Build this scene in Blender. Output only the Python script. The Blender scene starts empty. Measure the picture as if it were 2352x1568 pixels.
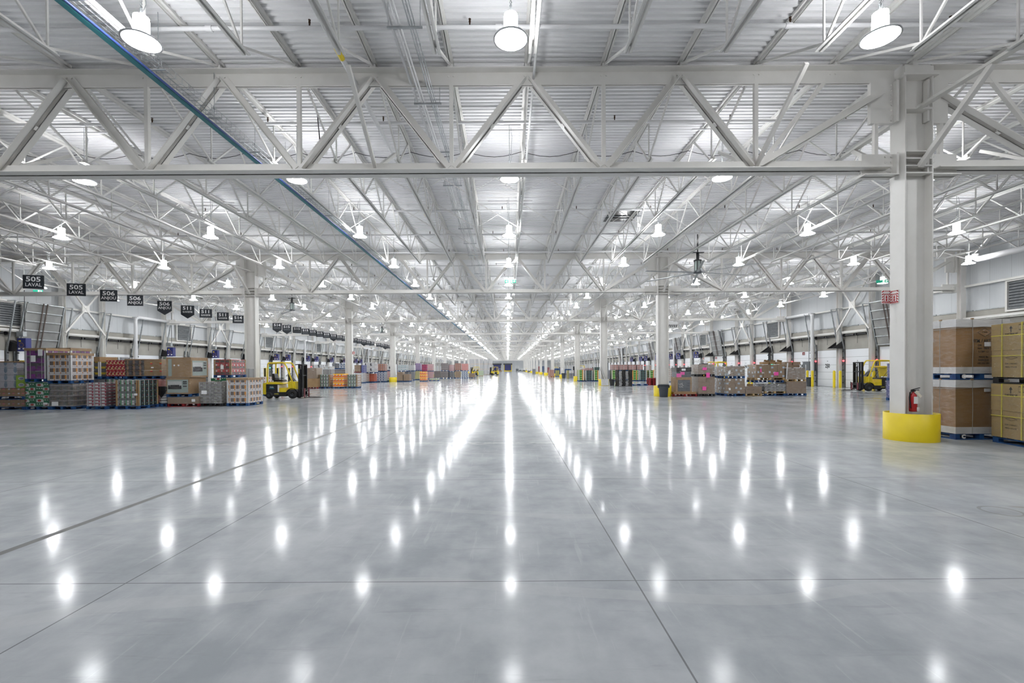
import bpy, math, random
from mathutils import Vector, Matrix
R = math.radians
random.seed(7)
SC = bpy.context.scene
COL = SC.collection

# ------------------------------------------------------------------ camera
F_PX = 1045.0            # focal length in pixels of the 2352 wide frame
VX, VY = 1166.5, 846.0   # where the hall's long axis meets the picture
H = 1.68                 # eye height
cd = bpy.data.cameras.new('camera')
cd.sensor_width = 36.0
cd.lens = F_PX / 2352 * 36.0
PITCH = R(-0.5)
cd.shift_x = (1176 - VX) / 2352
cd.shift_y = (VY - 784 + F_PX * math.tan(-PITCH)) / 2352
cd.clip_end = 600
cam = bpy.data.objects.new('camera', cd)
COL.objects.link(cam)
ROLL = 0.0055
cam.matrix_world = (Matrix.Translation((0, 0, H)) @ Matrix.Rotation(R(90) + PITCH, 4, 'X') @ Matrix.Rotation(-ROLL, 4, 'Z'))
SC.camera = cam

# ------------------------------------------------------------------ world, exposure
w = bpy.data.worlds.new('world'); SC.world = w; w.use_nodes = True
w.node_tree.nodes['Background'].inputs[0].default_value = (.8, .85, .9, 1)
w.node_tree.nodes['Background'].inputs[1].default_value = 0.3
SC.view_settings.view_transform = 'Standard'
SC.view_settings.look = 'None'
SC.view_settings.gamma = 1.0
SC.view_settings.use_curve_mapping = False
SC.view_settings.exposure = 0.92
LAMP_L = 66.0            # radiance of a lamp lens
HOUSING_L = 26.0         # radiance of the glowing lamp body
cy = SC.cycles
cy.use_denoising = True
cy.max_bounces = 6
cy.diffuse_bounces = 4
cy.glossy_bounces = 3
cy.transparent_max_bounces = 12
cy.transmission_bounces = 2
cy.caustics_reflective = False
cy.caustics_refractive = False
cy.sample_clamp_indirect = 6.0
cy.use_adaptive_sampling = True
cy.adaptive_threshold = 0.06
cy.time_limit = 1200     # safety stop for slow machines

# ------------------------------------------------------------------ hall grid
BAY = 16.5
Y0 = 10.43                     # first girder line
NG = 16                        # girder lines
YEND = 274.6
XL, XR = -15.13, 9.15          # inner column lines
WL, WR = -32.7, 26.75          # wall steel lines
WALL_L, WALL_R = -33.05, 27.1  # inner faces of the walls
DECK = 8.60
GT, GB = 8.42, 6.14            # girder top and bottom
JB = 7.40                      # joist bottom chord
GY = [Y0 + BAY * i for i in range(NG)]
def px(x, D): return (x - VX) * D / F_PX
def pz(y, D, x=VX): return H + (VY - ROLL * (x - VX) - y) * D / F_PX

ORD = ('first second third fourth fifth sixth seventh eighth ninth tenth eleventh twelfth thirteenth fourteenth fifteenth '
       'sixteenth seventeenth eighteenth nineteenth twentieth').split()
TENS = {2: 'twenty', 3: 'thirty', 4: 'forty', 5: 'fifty', 6: 'sixty', 7: 'seventy', 8: 'eighty', 9: 'ninety'}
def ordn(n):
    if n < 1: return 'zeroth'
    if n <= 20: return ORD[n - 1]
    if n % 10 == 0: return TENS[n // 10][:-1] + 'ieth'
    return TENS[n // 10] + '-' + ORD[n % 10 - 1]

# ------------------------------------------------------------------ materials
MATS = {}
def new_mat(name):
    m = bpy.data.materials.new(name); m.use_nodes = True
    nt = m.node_tree
    return m, nt, nt.nodes['Principled BSDF']
def mat(name, col, rough=.5, metal=0., spec=.5, emit=None, es=0., coat=0.):
    if name in MATS: return MATS[name]
    m, nt, b = new_mat(name)
    b.inputs['Base Color'].default_value = (*col, 1)
    b.inputs['Roughness'].default_value = rough
    b.inputs['Metallic'].default_value = metal
    b.inputs['Specular IOR Level'].default_value = spec
    b.inputs['Coat Weight'].default_value = coat
    if emit:
        b.inputs['Emission Color'].default_value = (*emit, 1)
        b.inputs['Emission Strength'].default_value = es
    MATS[name] = m
    return m
class NT:
    """small node-graph writer"""
    def __init__(s, nt): s.nt = nt; s.n = nt.nodes; s.l = nt.links
    def node(s, t, **k):
        n = s.n.new(t)
        for a, v in k.items(): setattr(n, a, v)
        return n
    def inp(s, n, i, v):
        if v is None: return
        if isinstance(v, (int, float)): n.inputs[i].default_value = v
        elif isinstance(v, (tuple, list)): n.inputs[i].default_value = v if len(v) != 3 or n.inputs[i].type != 'RGBA' else (*v, 1)
        else: s.l.new(v, n.inputs[i])
    def math(s, op, a, b=None, c=None):
        n = s.node('ShaderNodeMath', operation=op)
        s.inp(n, 0, a); s.inp(n, 1, b); s.inp(n, 2, c)
        return n.outputs[0]
    def mix(s, f, a, b):
        n = s.node('ShaderNodeMix', data_type='RGBA')
        s.inp(n, 0, f); s.inp(n, 6, a); s.inp(n, 7, b)
        return n.outputs[2]
    def coords(s, kind='Object'):
        t = s.node('ShaderNodeTexCoord')
        q = s.node('ShaderNodeSeparateXYZ'); s.l.new(t.outputs[kind], q.inputs[0])
        return t.outputs[kind], q.outputs[0], q.outputs[1], q.outputs[2]
    def noise(s, vec, scale, detail=2, rough=.5):
        n = s.node('ShaderNodeTexNoise'); s.inp(n, 'Vector', vec)
        n.inputs['Scale'].default_value = scale; n.inputs['Detail'].default_value = detail
        n.inputs['Roughness'].default_value = rough
        return n.outputs[0]
    def mapping(s, vec, sc=(1, 1, 1)):
        n = s.node('ShaderNodeMapping'); s.l.new(vec, n.inputs[0]); n.inputs['Scale'].default_value = sc
        return n.outputs[0]
    def ramp(s, f, a, b):
        n = s.node('ShaderNodeMapRange'); s.inp(n, 0, f)
        n.inputs[1].default_value, n.inputs[2].default_value = a
        n.inputs[3].default_value, n.inputs[4].default_value = b
        return n.outputs[0]
    def band(s, v, lo, hi):
        return s.math('MULTIPLY', s.math('GREATER_THAN', v, lo), s.math('LESS_THAN', v, hi))
    def bump(s, h, strength, dist=.01):
        n = s.node('ShaderNodeBump'); s.l.new(h, n.inputs['Height'])
        n.inputs['Strength'].default_value = strength; n.inputs['Distance'].default_value = dist
        return n.outputs[0]

def noisy(name, c1, c2, scale=3, rough=.6, spec=.4, metal=0, bump=0, mapsc=(1, 1, 1), detail=3, coat=0, rough2=None):
    if name in MATS: return MATS[name]
    m, nt, b = new_mat(name); g = NT(nt)
    v, x, y, z = g.coords()
    n = g.noise(g.mapping(v, mapsc), scale, detail)
    g.l.new(g.mix(g.ramp(n, (.3, .7), (0, 1)), c1, c2), b.inputs['Base Color'])
    b.inputs['Roughness'].default_value = rough
    if rough2 is not None: g.l.new(g.ramp(n, (.3, .7), (rough, rough2)), b.inputs['Roughness'])
    b.inputs['Specular IOR Level'].default_value = spec
    b.inputs['Metallic'].default_value = metal
    b.inputs['Coat Weight'].default_value = coat
    if bump: g.l.new(g.bump(n, bump), b.inputs['Normal'])
    MATS[name] = m
    return m

def floor_material():
    m, nt, b = new_mat('polished_concrete'); g = NT(nt)
    v, x, y, z = g.coords()
    n1 = g.noise(v, .55, 4, .6); n2 = g.noise(v, 3.2, 5, .65); n3 = g.noise(g.mapping(v, (1, .25, 1)), 1.3, 4, .6)
    f = g.math('ADD', g.math('MULTIPLY', n1, .5), g.math('ADD', g.math('MULTIPLY', n2, .25), g.math('MULTIPLY', n3, .25)))
    col = g.mix(g.ramp(f, (.40, .60), (0, 1)), (.305, .323, .34), (.46, .475, .49))
    sc1 = g.noise(g.mapping(v, (6, .35, 1)), 2.2, 4, .7); sc2 = g.noise(g.mapping(v, (.5, 5, 1)), 2.0, 4, .7)
    col = g.mix(g.ramp(sc1, (.60, .66), (0, .22)), col, (.54, .55, .56))
    col = g.mix(g.ramp(sc2, (.60, .68), (0, .20)), col, (.20, .21, .22))
    # pale trowel arcs
    w1 = g.node('ShaderNodeTexWave', wave_type='RINGS'); w1.inputs['Scale'].default_value = .16; w1.inputs['Distortion'].default_value = 9
    w1.inputs['Detail'].default_value = 3; w1.inputs['Detail Scale'].default_value = .5
    g.l.new(v, w1.inputs[0])
    col = g.mix(g.math('MULTIPLY', g.math('GREATER_THAN', w1.outputs[0], .985), .22), col, (.50, .50, .50))
    # small brown stains
    st = g.noise(v, 1.9, 1)
    col = g.mix(g.ramp(st, (.765, .80), (0, .35)), col, (.22, .19, .13))
    # ring mark
    dx = g.math('SUBTRACT', x, 5.70); dy = g.math('SUBTRACT', y, 5.25)
    rr = g.math('SQRT', g.math('ADD', g.math('MULTIPLY', dx, dx), g.math('MULTIPLY', dy, dy)))
    col = g.mix(g.math('MULTIPLY', g.band(rr, .165, .20), .38), col, (.16, .15, .12))
    # slab joints: long ones every 4.03 m, cross ones every 3.3 m, one wide filled joint
    def joint(c, off, per, wd):
        fr = g.math('FRACT', g.math('DIVIDE', g.math('SUBTRACT', c, off - per * 50), per))
        return g.math('LESS_THAN', g.math('MULTIPLY', g.math('ABSOLUTE', g.math('SUBTRACT', fr, .5)), per), wd)
    j = g.math('MAXIMUM', joint(x, 1.0 - 4.03 / 2, 4.03, .006), joint(y, 3.58 - 3.3 / 2, 3.3, .005))
    wide = g.math('LESS_THAN', g.math('ABSOLUTE', g.math('SUBTRACT', x, -4.69)), .045)
    col = g.mix(g.math('MULTIPLY', wide, .85), col, (.13, .128, .12))
    edge = g.band(g.math('ABSOLUTE', g.math('SUBTRACT', y, 10.25)), -1, .16)
    col = g.mix(g.math('MULTIPLY', edge, g.ramp(g.noise(v, 6, 3), (.4, .65), (0, .5))), col, (.62, .62, .61))
    col = g.mix(g.math('MULTIPLY', j, .7), col, (.10, .10, .10))
    g.l.new(col, b.inputs['Base Color'])
    rn = g.noise(v, 1.2, 4, .6)
    ro = g.ramp(rn, (.3, .7), (.085, .15))
    ro = g.math('ADD', ro, g.math('MULTIPLY', wide, .3))
    g.l.new(ro, b.inputs['Roughness'])
    b.inputs['Specular IOR Level'].default_value = .04
    MATS['floor'] = m
    return m

def panel_material():   # insulated metal wall panel: fine vertical flutes, wider seams
    m, nt, b = new_mat('ribbed_metal_panel'); g = NT(nt)
    v, x, y, z = g.coords()
    u = g.math('ADD', x, y)
    fine = g.math('SINE', g.math('MULTIPLY', u, 2 * math.pi / .11))
    seam = g.math('LESS_THAN', g.math('FRACT', g.math('DIVIDE', u, 1.1)), .02)
    col = g.mix(g.noise(g.mapping(v, (.5, .5, .15)), 1.5, 3), (.50, .52, .535), (.63, .645, .655))
    g.l.new(g.mix(g.math('MULTIPLY', seam, .6), col, (.3, .31, .32)), b.inputs['Base Color'])
    b.inputs['Roughness'].default_value = .5
    g.l.new(g.bump(g.math('SUBTRACT', g.math('MULTIPLY', fine, .25), seam), .35, .01), b.inputs['Normal'])
    MATS['panel'] = m
    return m

def pat(name, base, cell, layers, gap=None, gapw=.02, stagger=0, rough=.45, coat=.0, noise=.25, gcol=(.05, .05, .05)):
    """repeating print on stacked goods; u runs round the sides, v is height. cell in metres, layers inside the unit cell"""
    if name in MATS: return MATS[name]
    m, nt, b = new_mat(name); g = NT(nt)
    v, x, y, z = g.coords()
    vv = g.math('DIVIDE', z, cell[1])
    uu = g.math('DIVIDE', g.math('ADD', g.math('ADD', x, y), 50 * cell[0]), cell[0])
    if stagger: uu = g.math('ADD', uu, g.math('MULTIPLY', g.math('FLOOR', vv), stagger))
    U = g.math('FRACT', uu); V = g.math('FRACT', vv)
    col = g.mix(g.math('MULTIPLY', g.ramp(g.noise(v, 14, 3), (.35, .65), (0, 1)), noise), base, tuple(c * .6 for c in base))
    for L in layers:
        if L[0] == 'r': f = g.math('MULTIPLY', g.band(U, L[1], L[2]), g.band(V, L[3], L[4])); c = L[5]
        else:
            a = g.math('DIVIDE', g.math('SUBTRACT', U, L[1]), L[3]); d = g.math('DIVIDE', g.math('SUBTRACT', V, L[2]), L[4])
            f = g.math('LESS_THAN', g.math('ADD', g.math('MULTIPLY', a, a), g.math('MULTIPLY', d, d)), 1.0); c = L[5]
        col = g.mix(f, col, c)
    if gap:
        f = g.math('MAXIMUM', g.math('LESS_THAN', U, gapw), g.math('LESS_THAN', V, gapw * 1.3))
        col = g.mix(g.math('MULTIPLY', f, gap), col, gcol)
    g.l.new(col, b.inputs['Base Color'])
    b.inputs['Roughness'].default_value = rough
    b.inputs['Coat Weight'].default_value = coat
    b.inputs['Coat Roughness'].default_value = .15
    if coat: g.l.new(g.bump(g.noise(g.mapping(v, (1, 1, 3)), 9, 3), .5, .03), b.inputs['Coat Normal'])
    MATS[name] = m
    return m

def film_material(name, fac, white=.5):
    if name in MATS: return MATS[name]
    m = bpy.data.materials.new(name); m.use_nodes = True
    nt = m.node_tree; nt.nodes.clear(); g = NT(nt)
    out = g.node('ShaderNodeOutputMaterial')
    tr = g.node('ShaderNodeBsdfTransparent'); gl = g.node('ShaderNodeBsdfGlossy'); df = g.node('ShaderNodeBsdfDiffuse')
    gl.inputs['Roughness'].default_value = .16; df.inputs[0].default_value = (.9, .9, .92, 1)
    v, x, y, z = g.coords()
    n = g.noise(g.mapping(v, (1, 1, 3.2)), 5, 4, .65)
    nb = g.bump(n, 1.0, .06)
    g.l.new(nb, gl.inputs['Normal'])
    mx = g.node('ShaderNodeMixShader'); g.l.new(g.ramp(g.noise(g.mapping(v, (.7, .7, 4)), 6, 3), (.45, .75), (0, white)), mx.inputs[0])
    g.l.new(gl.outputs[0], mx.inputs[1]); g.l.new(df.outputs[0], mx.inputs[2])
    m2 = g.node('ShaderNodeMixShader')
    g.l.new(g.ramp(n, (.4, .75), (fac * .35, fac * 2.2)), m2.inputs[0])
    g.l.new(tr.outputs[0], m2.inputs[1]); g.l.new(mx.outputs[0], m2.inputs[2])
    g.l.new(m2.outputs[0], out.inputs[0])
    MATS[name] = m
    return m

M_FLOOR = floor_material()
M_PANEL = panel_material()
M_STEEL = noisy('painted_white_steel', (.67, .655, .62), (.72, .705, .675), 2.5, .42, .45)
M_JOIST = noisy('painted_joist_steel', (.67, .66, .635), (.725, .715, .695), 3, .5, .35)
M_DECK = noisy('white_roof_deck', (.74, .74, .745), (.82, .82, .825), .35, .5, .35, mapsc=(1, 1, 1))
M_CONC = noisy('precast_concrete', (.33, .315, .28), (.42, .405, .365), .9, .8, .2)
M_GALV = noisy('galvanised_steel', (.30, .32, .33), (.45, .47, .48), 5, .4, .5, metal=.6)
M_DARKSTEEL = noisy('dark_track_steel', (.13, .14, .145), (.22, .23, .24), 5, .45, .5, metal=.4)
M_DOORWHITE = mat('white_door_panel', (.78, .80, .82), .4)
M_DOORGREY = noisy('grey_door_back', (.22, .22, .215), (.31, .31, .30), 1.5, .55)
M_BLACK = mat('black_rubber', (.012, .012, .013), .55)
M_BLACKP = mat('black_paint', (.016, .016, .018), .35)
M_YEL = noisy('safety_yellow', (.80, .62, .015), (.70, .53, .015), 2.5, .42, .4)
M_FLYEL = noisy('forklift_yellow', (.78, .60, .02), (.66, .50, .02), 4, .4, .5)
M_NAVY = mat('navy_blue_paint', (.022, .028, .16), .4)
M_WHITE = mat('white_paint', (.8, .8, .79), .45)
M_PAPER = mat('white_paper', (.82, .82, .82), .7)
M_PIPE = mat('white_pipe', (.66, .66, .665), .4)
M_REDP = mat('red_paint', (.42, .012, .015), .35)
M_GREYBIN = mat('dark_grey_plastic', (.045, .052, .062), .5)
M_GREYBOX = mat('grey_enclosure', (.10, .11, .12), .5)
M_RED_ON = mat('red_signal_lit', (.9, .05, .05), .4, emit=(1, .05, .06), es=3)
M_GREEN_ON = mat('green_signal_lit', (.05, .8, .4), .4, emit=(.05, .9, .5), es=3)
M_TEAL = mat('teal_cable_jacket', (.02, .17, .20), .45)
M_BLUECAB = mat('blue_cable_jacket', (.03, .06, .22), .45)
M_SIGN = mat('sign_charcoal', (.022, .026, .032), .5)
M_EXIT = mat('exit_green_lit', (.01, .22, .14), .5, emit=(.01, .30, .18), es=.35)
M_EXITW = mat('exit_white_lit', (.8, .85, .8), .5, emit=(.8, 1, .9), es=.8)
M_LENS = mat('lamp_lens_lit', (1, 1, 1), .5, emit=(.96, .98, 1), es=LAMP_L)
M_HOUSE = mat('lamp_body_lit', (.8, .8, .8), .4, emit=(.97, .98, 1), es=HOUSING_L)
M_RIM = mat('lamp_rim', (.7, .7, .72), .3, metal=.7)
M_HATCH = mat('dark_hatch_glass', (.02, .022, .025), .15)
M_KRAFT = noisy('kraft_cardboard', (.30, .19, .095), (.36, .235, .125), 2.5, .7, .25)
M_TAN = noisy('tan_cardboard', (.37, .27, .125), (.42, .31, .155), 2, .7, .25)
M_ORANGEK = noisy('orange_brown_cardboard', (.27, .15, .06), (.33, .195, .09), 1.4, .65, .25)
M_WCARD = noisy('white_cardboard', (.62, .62, .62), (.72, .72, .72), 4, .5)
M_INK = mat('black_ink', (.02, .02, .02), .7)
M_STRAP = mat('yellow_strapping', (.68, .60, .08), .5)
M_CORD = mat('grey_cord', (.40, .40, .36), .6)
M_BLUEPAL = noisy('blue_pallet_paint', (.012, .045, .16), (.02, .10, .27), 6, .6)
M_WOODPAL = noisy('raw_pallet_wood', (.42, .28, .13), (.55, .38, .19), 6, .7)
M_REDPAL = noisy('red_pallet_paint', (.17, .01, .015), (.30, .015, .02), 6, .6)
M_BLKPAL = mat('black_plastic_pallet', (.018, .018, .02), .45)
M_PINK = mat('pink_note', (.85, .10, .40), .6)
M_FILM = film_material('stretch_film', .12, .25)
M_FILMW = film_material('milky_stretch_film', .30, .45)
PALM = {'blue': M_BLUEPAL, 'wood': M_WOODPAL, 'red': M_REDPAL, 'black': M_BLKPAL}

# printed goods
pat('green_red', (.02, .17, .075), (.62, .34), [('r', .04, .55, .55, .95, (.66, .68, .66)), ('e', .25, .76, .13, .14, (.36, .03, .02)), ('r', .50, .56, .85, .95, (.2, .55, .02)),
    ('r', .62, .70, .78, .92, (.6, .65, .6)), ('r', .78, .86, .78, .92, (.6, .65, .6)), ('r', .5, .97, .06, .42, (.55, .58, .55)), ('e', .74, .24, .12, .14, (.36, .03, .02)),
    ('r', .06, .14, .26, .4, (.6, .65, .6)), ('r', .22, .30, .26, .4, (.6, .65, .6)), ('r', .38, .46, .26, .4, (.6, .65, .6))], gap=.6, gapw=.012)
pat('purple', (.085, .07, .09), (.50, .34), [('r', .0, 1, .0, .28, (.17, .02, .20)), ('r', .08, .42, .30, .62, (.14, .02, .17)), ('r', .55, .92, .30, .6, (.20, .025, .23)),
    ('r', .46, .51, 0, 1, (.5, .48, .5))], gap=.5, coat=.6)
pat('orange_white', (.62, .60, .60), (.50, .30), [('r', .10, .40, .22, .78, (.13, .10, .09)), ('r', .40, .56, .25, .78, (.65, .28, .05)), ('r', .62, .88, .22, .78, (.15, .11, .10)),
    ('r', .92, 1, .25, .8, (.6, .27, .06)), ('e', .04, .1, .05, .10, (.55, .2, .03)), ('e', .5, .1, .05, .10, (.55, .2, .03))], gap=.35, gapw=.01)
pat('dark_cans', (.15, .125, .11), (.30, .22), [('r', 0, 1, .0, .25, (.28, .26, .25)), ('r', .1, .35, .3, .8, (.20, .15, .11)), ('r', .5, .8, .3, .8, (.10, .10, .10)),
    ('r', .84, .9, .3, .5, (.2, .3, .08))], gap=.7, coat=.9)
pat('red_white', (.55, .53, .54), (.28, .135), [('r', 0, .8, .72, .95, (.36, .025, .05)), ('r', .55, .75, .2, .75, (.35, .03, .06)), ('e', .3, .42, .2, .2, (.72, .7, .7)), ('r', .9, 1, 0, 1, (.35, .33, .35))],
    gap=.7, gapw=.03, coat=.8)
pat('red_white_side', (.16, .12, .13), (.24, .135), [('r', 0, 1, .7, .95, (.24, .02, .04)), ('r', .25, .65, .15, .6, (.40, .38, .38))], gap=.6, coat=.8)
pat('green_tins', (.20, .215, .215), (.23, .30), [('r', .28, .40, .1, .9, (.03, .30, .09)), ('r', .45, .85, .2, .8, (.52, .53, .52)), ('r', .02, .22, .15, .4, (.12, .05, .03)), ('r', .5, .8, .45, .55, (.25, .25, .25))],
    gap=.7, gapw=.04, coat=.4)
pat('dark_packs', (.02, .032, .032), (.24, .27), [('r', 0, .16, 0, 1, (.42, .52, .52)), ('r', .0, .1, .2, .35, (.5, .5, .05)), ('e', .82, .75, .06, .06, (.7, .04, .04)), ('r', .45, .8, .36, .44, (.25, .28, .28))],
    gap=.5, gapw=.03, coat=.3)
pat('black_yellow', (.09, .095, .10), (.6, .28), [('r', 0, 1, .30, .66, (.50, .36, .02)), ('r', .3, .42, .3, .55, (.05, .05, .05)), ('r', .7, .85, .3, .5, (.05, .05, .05))], gap=.3)
pat('red_bags', (.34, .02, .03), (.17, .26), [('e', .35, .42, .24, .24, (.55, .44, .22)), ('r', .5, .8, .68, .84, (.7, .6, .5)), ('r', 0, .15, .5, .9, (.15, .02, .05)), ('e', .85, .2, .12, .12, (.6, .5, .4))], gap=.3, stagger=.3, coat=.3)
pat('brown_disc', (.035, .028, .026), (.30, .27), [('e', .25, .45, .2, .36, (.27, .15, .09)), ('r', .5, .92, .25, .8, (.07, .075, .085)), ('r', 0, .35, .88, .97, (.45, .28, .03))], gap=.5, coat=.5)
pat('kraft_labels', (.32, .20, .09), (.45, .36), [('r', .62, .85, .55, .72, (.6, .03, .03)), ('r', .62, .85, .72, .8, (.7, .5, .05))], gap=.6, gapw=.015, coat=.5)
pat('kraft_tray', (.33, .215, .125), (.42, .19), [('r', .2, .42, .55, .8, (.55, .17, .2)), ('r', .75, .95, .5, .8, (.5, .5, .55))], gap=.5, gapw=.03, coat=.3)
pat('kraft_plain', (.27, .19, .125), (.40, .36), [], gap=.55, gapw=.012, coat=.7)
pat('kraft_note', (.28, .20, .13), (.66, .50), [('r', .1, .26, .55, .8, (.45, .52, .58)), ('r', .5, .68, .5, .7, (.6, .6, .6)), ('r', .3, .5, .1, .3, (.4, .48, .56))], gap=.5, gapw=.012, coat=.7)
pat('silver_bags', (.26, .25, .25), (.5, .17), [('r', .05, .3, .2, .7, (.12, .11, .10)), ('r', .6, .85, .2, .7, (.17, .15, .13)), ('r', .4, .46, .3, .6, (.25, .35, .12))], gap=.6, gapw=.05, coat=1)
pat('red_pack', (.30, .02, .03), (.26, .30), [('r', .1, .9, .1, .45, (.07, .05, .05)), ('r', .2, .5, .55, .8, (.6, .45, .45)), ('r', .6, .9, .5, .9, (.55, .03, .03))], gap=.4, coat=.8)
pat('white_blue', (.50, .49, .53), (.42, .32), [('e', .78, .45, .17, .38, (.20, .26, .33)), ('r', .66, .92, .62, .95, (.25, .31, .38))], gap=.3, gapw=.015, coat=.3)
pat('lime', (.33, .52, .08), (.45, .28), [('e', .5, .5, .3, .27, (.55, .57, .6)), ('e', .5, .5, .2, .15, (.25, .28, .4))], gap=.3, gapw=.01)
pat('orange_bright', (.80, .20, .02), (.28, .40), [('r', 0, 1, .62, .9, (.85, .45, .03)), ('e', .5, .55, .25, .14, (.65, .6, .6)), ('e', .6, .45, .15, .1, (.2, .1, .2)), ('r', 0, 1, 0, .12, (.8, .5, .3))], gap=.4)
pat('chair_print', (.58, .58, .58), (.68, .62), [('e', .3, .6, .14, .2, (.05, .05, .06)), ('r', .2, .5, .25, .42, (.06, .06, .07)), ('r', 0, 1, .0, .05, (.45, .35, .3))], gap=.2)
pat('tomato', (.36, .27, .24), (.30, .22), [('e', .5, .5, .33, .3, (.42, .11, .04)), ('r', 0, 1, 0, .16, (.12, .08, .08))], gap=.5, coat=.4)
pat('blue_white', (.33, .37, .44), (.36, .33), [('e', .4, .5, .25, .3, (.12, .16, .26)), ('r', .6, .9, .3, .8, (.5, .52, .55))], gap=.5, coat=.7)
pat('white_teal', (.52, .53, .54), (.9, .26), [('r', .05, .95, .45, .75, (.08, .25, .27)), ('r', .2, .8, .5, .6, (.3, .4, .4))], gap=.2, coat=.5)
pat('white_bars', (.58, .58, .58), (.7, .24), [('r', .1, .9, .3, .4, (.15, .17, .17))], gap=.3)
pat('purple_cans', (.28, .25, .36), (.18, .15), [('e', .5, .5, .3, .3, (.13, .12, .32)), ('r', 0, .2, 0, 1, (.4, .15, .2))], gap=.5, coat=.5)
pat('red_blue', (.42, .03, .06), (.26, .24), [('e', .6, .5, .24, .36, (.07, .09, .25))], gap=.4, stagger=.5)
pat('white_red', (.55, .50, .50), (.34, .22), [('r', .05, .95, .4, .75, (.45, .04, .06))], gap=.5, coat=.4)
pat('yellow_crates', (.45, .42, .22), (.4, .25), [('r', .1, .9, .55, .75, (.5, .46, .1)), ('r', .1, .9, .2, .35, (.3, .3, .25))], gap=.5, coat=.5)
pat('dark_wrap', (.16, .14, .135), (.6, .30), [('r', 0, 1, .0, .2, (.32, .30, .30))], gap=.5, coat=1)
pat('pink_packs', (.55, .24, .22), (.35, .30), [('r', .1, .9, .5, .6, (.6, .4, .38))], gap=.4, gapw=.03, coat=.3)
pat('orange_crate', (.50, .10, .05), (.3, .45), [('r', .1, .2, 0, 1, (.6, .18, .1))], gap=.4, coat=.5)
pat('green_orange', (.05, .26, .03), (.46, .27), [('r', 0, .17, 0, 1, (.72, .16, .03)), ('r', .17, .24, 0, 1, (.6, .6, .2)), ('r', .25, 1, .82, 1, (.03, .05, .03)), ('e', .5, .4, .1, .2, (.45, .55, .2)), ('e', .82, .4, .1, .2, (.5, .55, .3))], gap=.2)
pat('dark_green', (.03, .045, .045), (.30, .30), [('r', 0, .14, 0, 1, (.02, .16, .13)), ('r', .2, .95, .1, .2, (.09, .11, .11))], gap=.4, coat=.6)
pat('meat', (.45, .38, .37), (.9, .22), [('r', .04, .96, .25, .8, (.30, .10, .09)), ('r', .3, .5, .4, .6, (.5, .45, .42))], gap=.4, gapw=.03)
pat('blue_purple', (.09, .10, .26), (.34, .24), [('r', .1, .5, .3, .45, (.25, .26, .45)), ('e', .75, .6, .08, .1, (.4, .42, .55))], gap=.5, coat=.7)
pat('grey_wrap', (.20, .21, .225), (.5, .25), [('r', 0, .3, 0, 1, (.12, .12, .14))], gap=.4, coat=.8)
pat('green_pale', (.42, .50, .34), (.3, .3), [('r', .2, .8, .3, .6, (.5, .55, .45))], gap=.3, coat=.3)
pat('white_wrap', (.52, .52, .53), (.5, .35), [('r', .1, .4, .3, .6, (.3, .25, .2))], gap=.5, gapw=.03, coat=.9)
pat('yellow_black', (.45, .42, .12), (.4, .22), [('r', 0, 1, 0, .3, (.06, .06, .05)), ('r', .3, .4, 0, 1, (.1, .1, .08))], gap=.4)
pat('cookie', (.55, .52, .49), (.3, .22), [('e', .5, .5, .28, .28, (.30, .12, .06))], gap=.3)
M = MATS

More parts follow.
